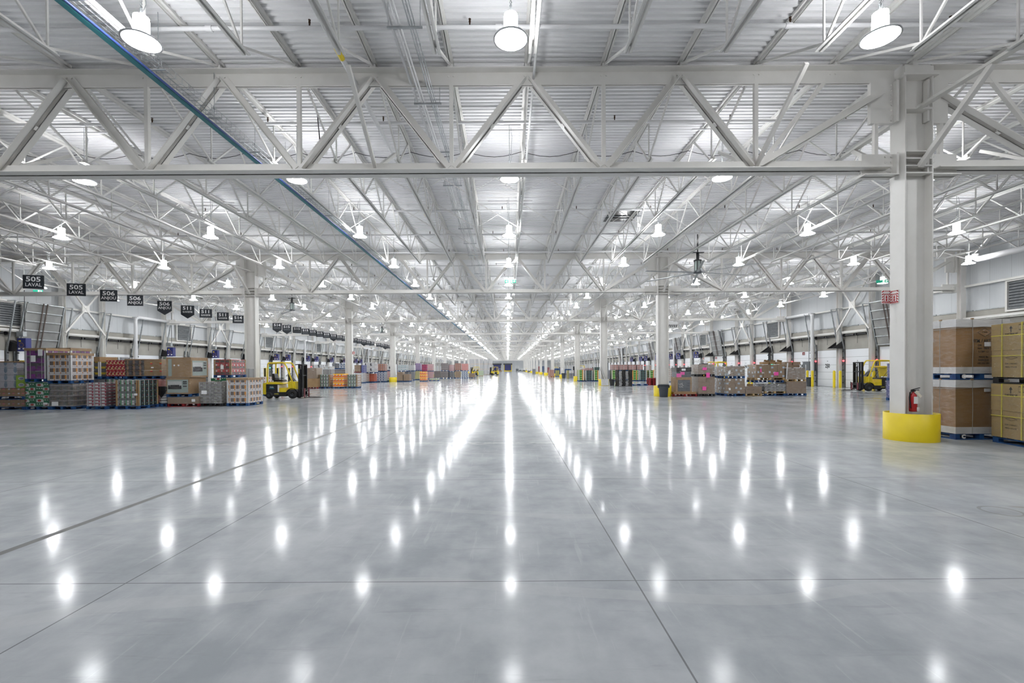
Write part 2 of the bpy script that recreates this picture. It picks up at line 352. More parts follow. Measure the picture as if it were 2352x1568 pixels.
# ------------------------------------------------------------------ mesh builder
class MB:
    def __init__(s): s.v = []; s.f = []; s.m = []; s.sm = []
    def add(s, vs, fs, m=0, smooth=False):
        o = len(s.v); s.v += [tuple(p) for p in vs]
        for f in fs: s.f.append([i + o for i in f]); s.m.append(m); s.sm.append(smooth)
    def box(s, x0, x1, y0, y1, z0, z1, m=0, ms=None):
        vs = [(x, y, z) for z in (z0, z1) for y in (y0, y1) for x in (x0, x1)]
        s.add(vs, [(0, 1, 5, 4)], m); s.add(vs, [(3, 2, 6, 7)], m)
        s.add(vs, [(2, 0, 4, 6)], ms if ms is not None else m); s.add(vs, [(1, 3, 7, 5)], ms if ms is not None else m)
        s.add(vs, [(4, 5, 7, 6), (2, 3, 1, 0)], m)
        return s
    def cbox(s, c, d, m=0): return s.box(c[0] - d[0] / 2, c[0] + d[0] / 2, c[1] - d[1] / 2, c[1] + d[1] / 2, c[2] - d[2] / 2, c[2] + d[2] / 2, m)
    def bar(s, a, b, w, h, up=(0, 0, 1), m=0):
        a, b = Vector(a), Vector(b); d = (b - a).normalized(); u = Vector(up)
        if abs(d.dot(u)) > .98: u = Vector((0, 1, 0))
        sd = d.cross(u).normalized(); u = sd.cross(d).normalized()
        vs = [p + sd * (i * w / 2) + u * (j * h / 2) for p in (a, b) for i, j in ((-1, -1), (1, -1), (1, 1), (-1, 1))]
        s.add(vs, [(0, 1, 2, 3), (7, 6, 5, 4), (0, 4, 5, 1), (1, 5, 6, 2), (2, 6, 7, 3), (3, 7, 4, 0)], m)
        return s
    def cyl(s, a, b, r0, r1=None, n=12, m=0, caps=True, smooth=True):
        r1 = r0 if r1 is None else r1
        a, b = Vector(a), Vector(b); d = (b - a).normalized()
        u = Vector((0, 0, 1)) if abs(d.z) < .9 else Vector((1, 0, 0))
        sd = d.cross(u).normalized(); u = sd.cross(d)
        vs = []
        for p, r in ((a, r0), (b, r1)):
            for i in range(n):
                t = 2 * math.pi * i / n; vs.append(p + sd * math.cos(t) * r + u * math.sin(t) * r)
        s.add(vs, [(i, (i + 1) % n, n + (i + 1) % n, n + i) for i in range(n)], m, smooth)
        if caps: s.add(vs, [tuple(range(n))[::-1], tuple(range(n, 2 * n))], m)
        return s
    def lathe(s, prof, c=(0, 0, 0), n=20, m=0, smooth=True, fin=0):
        vs = []
        for r, z in prof:
            for i in range(n):
                t = 2 * math.pi * i / n; rr = r * (1 - fin * (i % 2)) if fin else r
                vs.append((c[0] + rr * math.cos(t), c[1] + rr * math.sin(t), c[2] + z))
        fs = [(k * n + i, k * n + (i + 1) % n, (k + 1) * n + (i + 1) % n, (k + 1) * n + i) for k in range(len(prof) - 1) for i in range(n)]
        s.add(vs, fs, m, smooth and not fin)
        return s
    def tube(s, pts, r, n=6, m=0):
        for a, b in zip(pts, pts[1:]): s.cyl(a, b, r, n=n, m=m, caps=True)
        return s
    def prism(s, poly, y0, y1, m=0, axis='y'):
        """polygon in xz extruded along y (axis 'y'), or polygon in yz extruded along x (axis 'x')"""
        n = len(poly)
        if axis == 'y': vs = [(p[0], y, p[1]) for y in (y0, y1) for p in poly]
        elif axis == 'x': vs = [(x, p[0], p[1]) for x in (y0, y1) for p in poly]
        else: vs = [(p[0], p[1], z) for z in (y0, y1) for p in poly]
        s.add(vs, [tuple(range(n)), tuple(range(n, 2 * n))[::-1]] + [(i, n + i, n + (i + 1) % n, (i + 1) % n) for i in range(n)], m)
        return s
    def angle(s, a, b, leg, t, d1, d2, m=0):
        """steel angle from a to b: legs run along d1 and d2 from the heel line"""
        a, b, d1, d2 = Vector(a), Vector(b), Vector(d1).normalized(), Vector(d2).normalized()
        for p, q in ((d1, d2), (d2, d1)):
            vs = []
            for e in (a, b):
                vs += [e, e + p * leg, e + p * leg + q * t, e + q * t]
            s.add(vs, [(0, 1, 2, 3), (7, 6, 5, 4), (0, 4, 5, 1), (1, 5, 6, 2), (2, 6, 7, 3), (3, 7, 4, 0)], m)
        return s
    def mesh(s, name, mats):
        me = bpy.data.meshes.new(name)
        me.from_pydata(s.v, [], s.f)
        if not isinstance(mats, (list, tuple)): mats = [mats]
        for k in mats: me.materials.append(k)
        me.polygons.foreach_set('material_index', s.m)
        me.polygons.foreach_set('use_smooth', s.sm)
        me.update()
        return me

def link(name, me, parent=None, loc=None, rot=None):
    o = bpy.data.objects.new(name, me); COL.objects.link(o)
    if parent is not None: o.parent = parent
    if loc is not None: o.location = loc
    if rot is not None: o.rotation_euler = rot
    return o
def obj(name, mb, mats, parent=None, loc=None, rot=None):
    return link(name, mb.mesh(name, mats), parent, loc, rot)
def tag(o, label=None, cat=None, group=None, kind=None):
    if label: o['label'] = label
    if cat: o['category'] = cat
    if group: o['group'] = group
    if kind: o['kind'] = kind
    return o
def thing(name, label, cat, loc=(0, 0, 0), rz=0, group=None, kind=None):
    o = bpy.data.objects.new(name, None); COL.objects.link(o)
    o.empty_display_size = .2
    o.location = loc; o.rotation_euler = (0, 0, rz)
    return tag(o, label, cat, group, kind)
def dup(root, loc=None, rz=None, label=None):
    r = root.copy(); COL.objects.link(r)
    if loc is not None: r.location = loc
    if rz is not None: r.rotation_euler = (0, 0, rz)
    if label: r['label'] = label
    for ch in list(root.children):
        c = ch.copy(); COL.objects.link(c); c.parent = r
        for g2 in list(ch.children):
            d = g2.copy(); COL.objects.link(d); d.parent = c
    return r
def text(name, body, size, m, parent, loc, rot, depth=.002, align='CENTER', sx=1.0, bold=0.0):
    cu = bpy.data.curves.new(name, 'FONT'); cu.body = body; cu.size = size
    cu.align_x = align; cu.align_y = 'CENTER'; cu.extrude = depth; cu.offset = bold
    cu.resolution_u = 2
    t = bpy.data.objects.new('tmp', cu)
    me = bpy.data.meshes.new_from_object(t)
    bpy.data.objects.remove(t); bpy.data.curves.remove(cu)
    me.materials.clear(); me.materials.append(m); me.name = name
    o = link(name, me, parent, loc, rot)
    o.scale = (sx, 1, 1)
    return o
FRONT = (R(90), 0, 0)       # text facing -Y (towards the camera)
#@@PART2
# ================================================================== STRUCTURE
WY0 = -9.0
obj('floor', MB().box(WALL_L - .2, WALL_R + .2, WY0, YEND + .2, -.2, 0), M_FLOOR)['kind'] = 'structure'
# roof deck: 200 mm flutes running across the hall
mb = MB(); prof = []
yy = WY0
while yy < YEND:
    prof += [(yy, DECK), (yy + .060, DECK), (yy + .075, DECK + .05), (yy + .138, DECK + .05)]
    yy += .153
n = len(prof)
vs = [(WALL_L - .2, a, b) for a, b in prof] + [(WALL_R + .2, a, b) for a, b in prof]
mb.add(vs, [(i, n + i, n + i + 1, i + 1) for i in range(n - 1)])
mb.box(WALL_L - .2, WALL_R + .2, WY0, YEND + .2, DECK + .12, DECK + .2)
obj('ceiling', mb, M_DECK)['kind'] = 'structure'

def girts(s):
    """long steel rails of a side wall, wall face at x, room on side -s"""
    x = WALL_R if s > 0 else WALL_L
    rail = MB().box(min(x - s * .10, x - s * .30), max(x - s * .10, x - s * .30), WY0, YEND, 4.36, 4.50)
    rail.box(min(x - s * .10, x - s * .30), max(x - s * .10, x - s * .30), WY0, YEND, 4.30, 4.33)
    top = MB().box(min(x - s * .05, x - s * .22), max(x - s * .05, x - s * .22), WY0, YEND, 6.28, 6.40)
    return rail, top
for side, s in (('left', -1), ('right', 1)):
    x = WALL_R if s > 0 else WALL_L
    wl = tag(obj('wall_' + side, MB().box(min(x, x + s * .3), max(x, x + s * .3), WY0, YEND, 0, 4.86), M_CONC), kind='structure')
    obj('upper_panel', MB().box(min(x + s * .06, x + s * .2), max(x + s * .06, x + s * .2), WY0, YEND, 4.86, DECK + .1), M_PANEL, wl)
    rail, top = girts(s)
    obj('lower_girt', rail, M_STEEL, wl); obj('upper_girt', top, M_STEEL, wl)
    # loose flashing and insulation edge on top of the concrete
    fl = MB(); y = WY0
    while y < 120:
        L = random.uniform(.8, 2.4); fl.box(min(x, x - s * .04), max(x, x - s * .04), y, y + L, 4.86, 4.90 + random.uniform(0, .05)); y += L + random.uniform(.05, .4)
    obj('flashing', fl, M_GALV, wl)
wf = tag(obj('wall_far', MB().box(WALL_L - .2, WALL_R + .2, YEND, YEND + .3, 0, DECK + .1), M_PANEL), kind='structure')
wr = tag(obj('wall_rear', MB().box(WALL_L - .2, WALL_R + .2, WY0 - .3, WY0, 0, DECK + .1), M_PANEL), kind='structure')

# two navy roll-up doors in the far wall
for i, (xa, xb, lab) in enumerate(((px(1134.5, YEND), px(1149.5, YEND), 'navy blue roll-up door under a black hood, left one in the far wall'),
                                   (px(1159, YEND), px(1174, YEND), 'navy blue roll-up door with yellow bottom bar, right one in the far wall'))):
    d = tag(thing('door_%d' % (900 + i), lab, 'door', ((xa + xb) / 2, YEND, 0)), kind='structure')
    W = (xb - xa) / 2
    obj('shutter', MB().box(-W, W, -.10, 0, .5, 3.9), M_NAVY, d)
    obj('bottom_bar', MB().box(-W, W, -.14, 0, 0, .5), M_YEL, d)
    obj('hood', MB().box(-W - .7, W + .7, -.6, 0, 3.9, 4.7), M_GREYBIN, d)
    for q in (-1, 1): obj('guide', MB().box(q * (W + .15) - .15, q * (W + .15) + .15, -.2, 0, 0, 3.9), M_YEL if i else M_GREYBIN, d)

# ------------------------------------------------------------------ interior columns
def column_parts(detail):
    P = {}
    sh = MB()
    sh.box(-.305, .305, -.012, .012, 0, 8.20)
    for q in (-1, 1): sh.box(q * .305 - .014 * (q < 0) - .012 * (q > 0), q * .305 + .014 * (q > 0) + .012 * (q < 0), -.20, .20, 0, 8.20)
    P['shaft'] = [(sh.mesh('shaft', M_STEEL), None)]
    cap = MB().box(-.32, .32, -.2, .2, 8.20, 8.42).box(-.40, .40, -.26, .26, 8.17, 8.21)
    P['cap_plate'] = [(cap.mesh('cap_plate', M_STEEL), None)]
    st = []
    for z in (6.02, 6.18, 6.34, 6.50, 7.46):
        t = .022 if z > 7 else .012
        for q in (-1, 1):
            st.append((MB().box(-.292, .292, min(q * .012, q * .2), max(q * .012, q * .2), z - t, z + t).mesh('stiffener', M_STEEL), None))
    P['stiffener'] = st
    return P
CP = column_parts(True)
gd = MB()
prof = [(.50, 0), (.50, .62), (.475, .62), (.475, .0)]
gd.lathe(prof, n=40)
GUARD = gd.mesh('column_guard', M_YEL)
fillm = MB().lathe([(.48, .58), (.0, .58)], n=24).mesh('fill', M_CONC)
def brace_mesh():
    b = MB()
    for q in (-1, 1):
        b.bar((0, q * .22, 6.15), (0, q * 1.75, JB + .02), .10, .10)
        b.bar((0, q * .15, 7.47), (0, q * 2.3, JB + .03), .14, .06)
    return b
BRACE = brace_mesh().mesh('knee_brace', M_STEEL)
for side, X in (('left', XL), ('right', XR)):
    for i, y in enumerate(GY[:NG]):
        Xc = X + (.09 if side == 'right' and i == 0 else 0)
        vis = not (side == 'left' and i == 0)
        pos = ordn(i + 1 - (1 if side == 'left' else 0))
        c = thing('steel_column', f'white painted steel column, {pos} of the {side} hand row counted from the camera' if vis else 'white steel column left of the camera', 'column', (Xc, y, 0), group='steel columns carrying the roof', kind='structure')
        for nm, lst in CP.items():
            if i > 5 and nm != 'shaft': continue
            for me, l in lst: link(nm, me, c)
        if i < 9: link('knee_brace', BRACE, c)
        if side == 'right' or i >= 1:
            g = link('column_guard', GUARD, None, (Xc, y, 0))
            tag(g, f'round yellow base guard around the {pos} {side} hand column', 'column guard', 'yellow column guards')
            link('concrete_fill', fillm, g)

# ------------------------------------------------------------------ trusses across the hall
def truss_member(a, b, kind):
    """pair of angles either side of the gusset plane y=0"""
    m = MB(); a, b = Vector(a), Vector(b); d = (b - a).normalized()
    n = Vector((0, 1, 0)).cross(d)
    if n.z < 0: n = -n
    if kind == 'double':
        for q in (-1, 1): m.angle(a + Vector((0, q * .045, 0)) - n * .07, b + Vector((0, q * .045, 0)) - n * .07, .145, .014, n, (0, q, 0))
        mid = (a + b) / 2; m.bar(mid - n * .08, mid + n * .08, .10, .06, up=(0, 1, 0))
    else:
        m.bar(a, b, .085, .085, up=(0, 1, 0))
    return m
def truss_proto(xa, xb, nsp, name):
    """a truss between two column lines, x from xa to xb, nsp joist spaces"""
    parts = []; s = (xb - xa) / nsp; e = .34
    xs = [xa + s * i for i in range(nsp + 1)]
    def chord(z, top):
        m = MB(); q0 = z
        for q in (-1, 1):
            if top: m.angle((xa + e, q * .02, z), (xb - e, q * .02, z), .30, .02, (0, 0, -1), (0, q, 0)) if False else None
            if top:
                m.box(xa + e, xb - e, min(q * .02, q * .04), max(q * .02, q * .04), z - .30, z)
                m.box(xa + e, xb - e, min(q * .02, q * .22), max(q * .02, q * .22), z - .02, z)
            else:
                xc0, xc1 = xa + e + .10, xb - e - .10
                m.box(xc0, xc1, min(q * .02, q * .04), max(q * .02, q * .04), z, z + .22)
                m.box(xc0 + .1, xc1 - .1, min(q * .02, q * .23), max(q * .02, q * .23), z, z + .02)
        return m
    parts.append(('top_chord', chord(GT, True))); parts.append(('bottom_chord', chord(GB, False)))
    zb, zt = GB + .11, GT - .14
    evens = list(range(2, nsp - 1, 2))
    for i in evens:
        parts.append(('vertical_post', truss_member((xs[i], 0, zb), (xs[i], 0, zt), 's')))
        L = xs[i - 1] + .05 if i > 2 else None
        if i - 1 >= 1: parts.append(('diagonal_brace', truss_member((xs[i] - .07, 0, zb), (xs[i - 1] + .08, 0, zt), 'double' if i > 2 else 's')))
        if i + 1 <= nsp - 1: parts.append(('diagonal_brace', truss_member((xs[i] + .07, 0, zb), (xs[i + 1] - .08, 0, zt), 'double' if i < evens[-1] else 's')))
    parts.append(('end_brace', truss_member((xs[evens[0]], 0, zb), (xa + e + .35, 0, GT - .55), 'double')))
    parts.append(('end_brace', truss_member((xs[evens[-1]], 0, zb), (xb - e - .35, 0, GT - .55), 'double')))
    for q, xe in ((1, xa + .32), (-1, xb - .32)):
        for nm, w_, z0, z1, rows, cols in (('gusset_plate', .56, 7.20, 8.12, 8, 1), ('splice_plate', .76, 6.00, 6.50, 4, 2)):
            m = MB(); a, b = sorted((xe, xe + q * w_)); m.box(a, b, -.045, .045, z0, z1)
            if z0 < 7: m.box(a, b, -.16, .16, z0, z0 + .02)
            m.box(*sorted((xe, xe + q * .05)), -.15, .15, z0, z1)
            for r in range(rows):
                for cc in range(cols):
                    bx = xe + q * (.10 + cc * .13 if cols > 1 else .09); bz = z0 + (z1 - z0) * (r + .5) / rows
                    m.cyl((bx, -.045, bz), (bx, -.07, bz), .022, n=6)
            parts.append((nm, m))
        m = MB().box(xe + q * .42 - .04, xe + q * .42 + .04, -.04, .04, GB + .2, 7.22); parts.append(('vertical_post', m))
    bt = MB()
    for i in range(1, nsp):
        for o in (-.06, .06): bt.cyl((xs[i] + o, -.02, GT - .10), (xs[i] + o, -.06, GT - .10), .022, n=6)
    parts.append(('bolt_row', bt))
    kk = [i for i in evens if (i - 2) % 5 == 0] + ([7] if nsp == 14 else [])
    for i in kk:
        for q in (-1, 1):
            parts.append(('kicker_brace', MB().bar((xs[i], q * .03, GB + .12), (xs[i], q * 1.78, JB + .02), .075, .075)))
    return [(n_, m.mesh(n_, M_STEEL)) for n_, m in parts], xs
T_MID, XS_MID = truss_proto(XL, XR, 14, 'mid')
T_LEFT, XS_L = truss_proto(WL, XL, 10, 'l')
T_RIGHT, XS_R = truss_proto(XR, WR, 10, 'r')
def merged(parts):
    m = MB()
    for n_, me in parts:
        m.add([v.co[:] for v in me.vertices], [tuple(p.vertices) for p in me.polygons])
    return m.mesh('roof_truss', M_STEEL)
TM = {'mid': merged(T_MID), 'l': merged(T_LEFT), 'r': merged(T_RIGHT)}
for i, y in enumerate(GY):
    for key, parts, lab in (('mid', T_MID, 'spanning the middle aisle'), ('l', T_LEFT, 'between left columns and left wall'), ('r', T_RIGHT, 'between right columns and right wall')):
        if key == 'l' and i == 0: pass
        label = f'white steel roof truss {lab}, {ordn(i + 1)} truss line from the camera'
        if i < 3:
            t = thing('roof_truss', label, 'truss', (0, y, 0), group='steel trusses across the roof')
            for nm, me in parts: link(nm, me, t)
        else:
            tag(link('roof_truss', TM[key], None, (0, y, 0)), label, 'truss', 'steel trusses across the roof')

# ------------------------------------------------------------------ roof joists
def joist_proto(gap, full=True):
    """open-web joist from y=0 to y=BAY at x=0, with the cross bridging to the next joist gap metres to the right"""
    tc = MB()
    for q in (-1, 1):
        tc.box(min(q * .012, q * .075), max(q * .012, q * .075), .05, BAY - .05, 8.535, 8.545)
        tc.box(min(q * .012, q * .022), max(q * .012, q * .022), .05, BAY - .05, 8.475, 8.545)
        tc.box(-.06, .06, (.02 if q < 0 else BAY - .20), (.20 if q < 0 else BAY - .02), 8.42, 8.50)
    tc.box(-.07, .07, .05, BAY - .05, 8.545, DECK)
    bc = MB()
    for q in (-1, 1):
        bc.box(min(q * .018, q * .075), max(q * .018, q * .075), 2.1, BAY - 2.1, JB, JB + .012)
        bc.box(min(q * .018, q * .030), max(q * .018, q * .030), 2.1, BAY - 2.1, JB, JB + .07)
    wb = MB(); nb = 6; y0 = 2.25; st = (BAY - 2 * y0) / (nb - 1)
    zb, zt = JB + .05, 8.49
    for k in range(nb):
        yb = y0 + st * k
        wb.bar((0, yb, zb), (0, yb, zt), .030, .034)
        for q in (-1, 1):
            yt = yb + q * st / 2
            if k == 0 and q < 0: wb.bar((0, yb, zb), (0, .18, zt), .04, .045)
            elif k == nb - 1 and q > 0: wb.bar((0, yb, zb), (0, BAY - .18, zt), .04, .045)
            else: wb.bar((0, yb + q * .04, zb), (0, yt - q * .04, zt), .036, .042)
    brs = []
    if gap:
        for yb in (y0 + st * 1, y0 + st * 2.5, y0 + st * 4):
            br = MB(); brs.append(br)
            br.bar((.02, yb, zt), (gap - .02, yb, zb), .032, .006, up=(0, 1, 0)); br.bar((.02, yb, zb), (gap - .02, yb, zt), .006, .032, up=(0, 1, 0))
    return tc, wb, bc, brs
SM = (XR - XL) / 14; SL = (XL - WL) / 10; SR = (WR - XR) / 10
JP = {}
for key, g_ in (('m', SM), ('l', SL), ('r', SR)):
    tc, wb, bc, br = joist_proto(g_)
    allm = MB()
    for k in (tc, wb, bc, *br): allm.add(k.v, k.f)
    JP[key] = dict(top_chord=tc.mesh('top_chord', M_JOIST), web=wb.mesh('web', M_JOIST), bottom_chord=bc.mesh('bottom_chord', M_JOIST), bridging=[b_.mesh('bridging', M_JOIST) for b_ in br], all=allm.mesh('roof_joist', M_JOIST), mb=allm)
JX = [('l', WL + SL * i) for i in range(1, 10)] + [('m' , XL + SM * i) for i in range(0, 14)] + [('r', XR + SR * i) for i in range(0, 10)]
far = MB()
for b in range(-1, NG):
    y = Y0 + BAY * b
    for k, (key, x) in enumerate(JX):
        if b == -1 and abs(x) > 12.5: continue
        if b < 8:
            if x < XL - .1: where = f'{ordn(k + 1)} from the left wall'
            elif x < XR + .1: where = f'{ordn(k - 8)} counting right from the left columns'
            else: where = f'{ordn(33 - k)} from the right wall'
            label = f'white open-web roof joist, {ordn(b + 2)} bay, {where}'
            if b < 2:
                t = thing('roof_joist', label, 'joist', (x, y, 0), group='open-web roof joists')
                for nm in ('top_chord', 'web', 'bottom_chord'): link(nm, JP[key][nm], t)
                for me in JP[key]['bridging']: link('bridging', me, t)
            else:
                tag(link('roof_joist', JP[key]['all'], None, (x, y, 0)), label, 'joist', 'open-web roof joists')
        elif y + BAY < YEND + 9:
            m = JP[key]['mb']; far.add([(v[0] + x, v[1] + y, v[2]) for v in m.v if True], m.f)
fj = obj('distant_roof_joist', far, M_JOIST)
tag(fj, 'mass of far roof joists beyond the eighth bay, thinning to the vanishing point', 'joist', kind='stuff')

# ------------------------------------------------------------------ wall columns and cross braces
wc = MB()
for q in (-1, 1): wc.box(-.15, .15, q * .12 - .008, q * .12 + .008, 0, DECK - .05)
wc.box(-.008, .008, -.12, .12, 0, DECK - .05)
WCM = wc.mesh('wall_column', M_STEEL)
xb_ = MB()
for a, b in (((0, 0, 4.5), (0, 3.3, 8.4)), ((0, 3.3, 4.5), (0, 0, 8.4))):
    xb_.bar(a, b, .11, .09, up=(1, 0, 0))
xb_.box(-.03, .03, 1.35, 1.95, 6.2, 6.7)
XBM = xb_.mesh('cross_brace', M_STEEL)
for side, s in (('left', -1), ('right', 1)):
    x = WALL_R - .27 if s > 0 else WALL_L + .27
    for b in range(-1, NG):
        for o in ((0, 6.6, 9.9) if b >= 0 else (0,) if False else (6.6, 9.9)):
            y = Y0 + BAY * b + o
            if y < 8 or y > YEND - 1: continue
            c = link('wall_column', WCM, None, (x, y, 0))
            tag(c, f'white wall column, {side} wall, {ordn(3 * b + {0: 1, 6.6: 2, 9.9: 3}[o])} down the hall', 'column', f'steel columns along the {side} wall', 'structure')
        if b >= 0 and Y0 + BAY * b + 10 < YEND:
            c = link('cross_brace', XBM, None, (x - s * .21, Y0 + BAY * b + 6.6, 0))
            tag(c, f'white crossed wall brace high on the {side} wall, {ordn(b + 1)} from the camera', 'brace', f'crossed braces on the {side} wall')

# ------------------------------------------------------------------ dock doors
def dock_meshes(s):
    """door kit at the wall face; room side is -s in x; door centred on y=0"""
    K = {}; i = -s
    def bx(m, d0, d1, y0, y1, z0, z1, mi=0): a, b = sorted((i * d0, i * d1)); return m.box(a, b, y0, y1, z0, z1, mi)
    leaf = MB()
    for k in range(5):
        bx(leaf, 0, .06, -1.24, 1.24, .02 + k * .61, .02 + k * .61 + .595, 0)
        bx(leaf, 0, .045, -1.24, 1.24, .02 + k * .61 + .595, .02 + k * .61 + .61, 1)
    for k in (2, 3): leaf.cyl((i * .06, 0, .32 + k * .61), (i * .075, 0, .32 + k * .61), .035, n=8, m=1)
    K['door_leaf'] = leaf.mesh('door_leaf', [M_DOORWHITE, M_GREYBOX])
    # leaf rolled up on the leaning tracks, seen from behind: grey with struts
    op = MB()
    def P(d, y, z): return (i * (d + (z - 3.1) * .19), y, z)
    z0, z1 = 3.2, 6.35
    a, b = P(.12, -1.22, z0), P(.12, 1.22, z1)
    th = .05
    vs = [P(.10, -1.22, z0), P(.10, 1.22, z0), P(.10, 1.22, z1), P(.10, -1.22, z1), P(.10 + th, -1.22, z0), P(.10 + th, 1.22, z0), P(.10 + th, 1.22, z1), P(.10 + th, -1.22, z1)]
    op.add(vs, [(0, 1, 2, 3), (7, 6, 5, 4), (0, 4, 5, 1), (1, 5, 6, 2), (2, 6, 7, 3), (3, 7, 4, 0)])
    K['raised_leaf'] = op.mesh('raised_leaf', M_DOORGREY)
    stt = MB()
    for k in range(6):
        z = z0 + .05 + k * .61
        stt.bar(P(.19, -1.22, z), P(.19, 1.22, z), .05, .06)
    K['strut'] = stt.mesh('strut', M_GALV)
    sg = MB()
    for y in (-.22, .05): sg.bar(P(.22, y, z0), P(.22, y, z1), .06, .05, up=(1, 0, 0))
    K['strap_rail'] = sg.mesh('strap_rail', mat('brown_rail', (.10, .075, .065), .6))
    for q, nm in ((-1, 'trackA'), (1, 'trackB')):
        t = MB()
        t.bar((i * .12, q * 1.34, 0), (i * .12, q * 1.34, 3.1), .09, .10, up=(1, 0, 0), m=1)
        t.bar((i * .05, q * 1.44, 0), (i * .05, q * 1.44, 3.6), .10, .06, up=(1, 0, 0), m=1)
        t.bar((i * .12, q * 1.34, 3.05), (i * (.12 + .62), q * 1.34, 6.35), .065, .08, up=(1, 0, 0), m=0)
        t.bar((i * .74, q * 1.34, 6.33), (i * .1, q * 1.34, 6.33), .05, .05, m=0)
        t.bar((i * .3, q * 1.34, 4.0), (i * .05, q * 1.34, 4.0), .05, .05, m=0)
        for k in range(6): t.cyl((i * .2, q * 1.36, .4 + k * .5), (i * .2, q * 1.30, .4 + k * .5), .05, n=8, m=2)
        K[nm] = t.mesh('track', [M_GALV, M_DARKSTEEL, M_BLACKP])
    sp = MB()
    sp.cyl((i * .18, -1.05, 4.18), (i * .18, -.18, 4.18), .075, n=10); sp.cyl((i * .18, .18, 4.18), (i * .18, 1.05, 4.18), .075, n=10)
    sp.cyl((i * .18, -1.3, 4.18), (i * .18, 1.3, 4.18), .02, n=6); sp.box(*sorted((0, i * .24)), -.06, .06, 4.1, 4.26)
    for q in (-1, 1): sp.cyl((i * .18, q * 1.22, 4.18), (i * .18, q * 1.28, 4.18), .13, n=12)
    K['spring'] = sp.mesh('spring', M_BLACKP)
    cb = MB().cyl((i * .08, 0, 3.5), (i * .08, 0, 4.1), .012, n=5)
    K['pull_cord'] = cb.mesh('pull_cord', M_BLACKP)
    al = MB()
    for me in (K['door_leaf'], K['trackA'], K['trackB'], K['spring']):
        base = {'door_leaf': (0, 1), 'track': (2, 3, 4), 'spring': (4,)}[me.name.split('.')[0]]
        for p in me.polygons: al.add([me.vertices[v].co[:] for v in p.vertices], [tuple(range(len(p.vertices)))], base[p.material_index])
    K['all'] = al.mesh('door', [M_DOORWHITE, M_GREYBOX, M_GALV, M_DARKSTEEL, M_BLACKP])
    return K
DK = {-1: dock_meshes(-1), 1: dock_meshes(1)}
# coloured box with wedge arm beside the doors
def dock_box(s, blue):
    i = -s; m = MB()
    if blue:
        m.box(*sorted((i * .35, i * 1.0)), -.30, .30, 0, .86, 0)
    m.add([(i * .0, -.26, 0), (i * .45, -.26, 0), (i * .0, -.26, .75), (i * .0, .26, 0), (i * .45, .26, 0), (i * .0, .26, .75)], [(0, 1, 2), (5, 4, 3), (0, 3, 4, 1), (1, 4, 5, 2), (2, 5, 3, 0)], 1)
    return m
def wedge(s):
    i = -s; m = MB()
    for y in (-.28, .28):
        m.prism([(i * .02, 0), (i * 1.0, 0), (i * .02, .72)], y - .02, y + .02, 0)
    m.box(*sorted((i * .02, i * .95)), -.28, .28, 0, .02)
    return m
BOXM = {-1: None, 1: None}
sg_ = MB().box(-.06, .06, -.05, .05, 0, .52, 0); SIGM = sg_.mesh('housing', M_GREYBIN)
num = 1
OPEN_R = {(1, 3 + 0)}
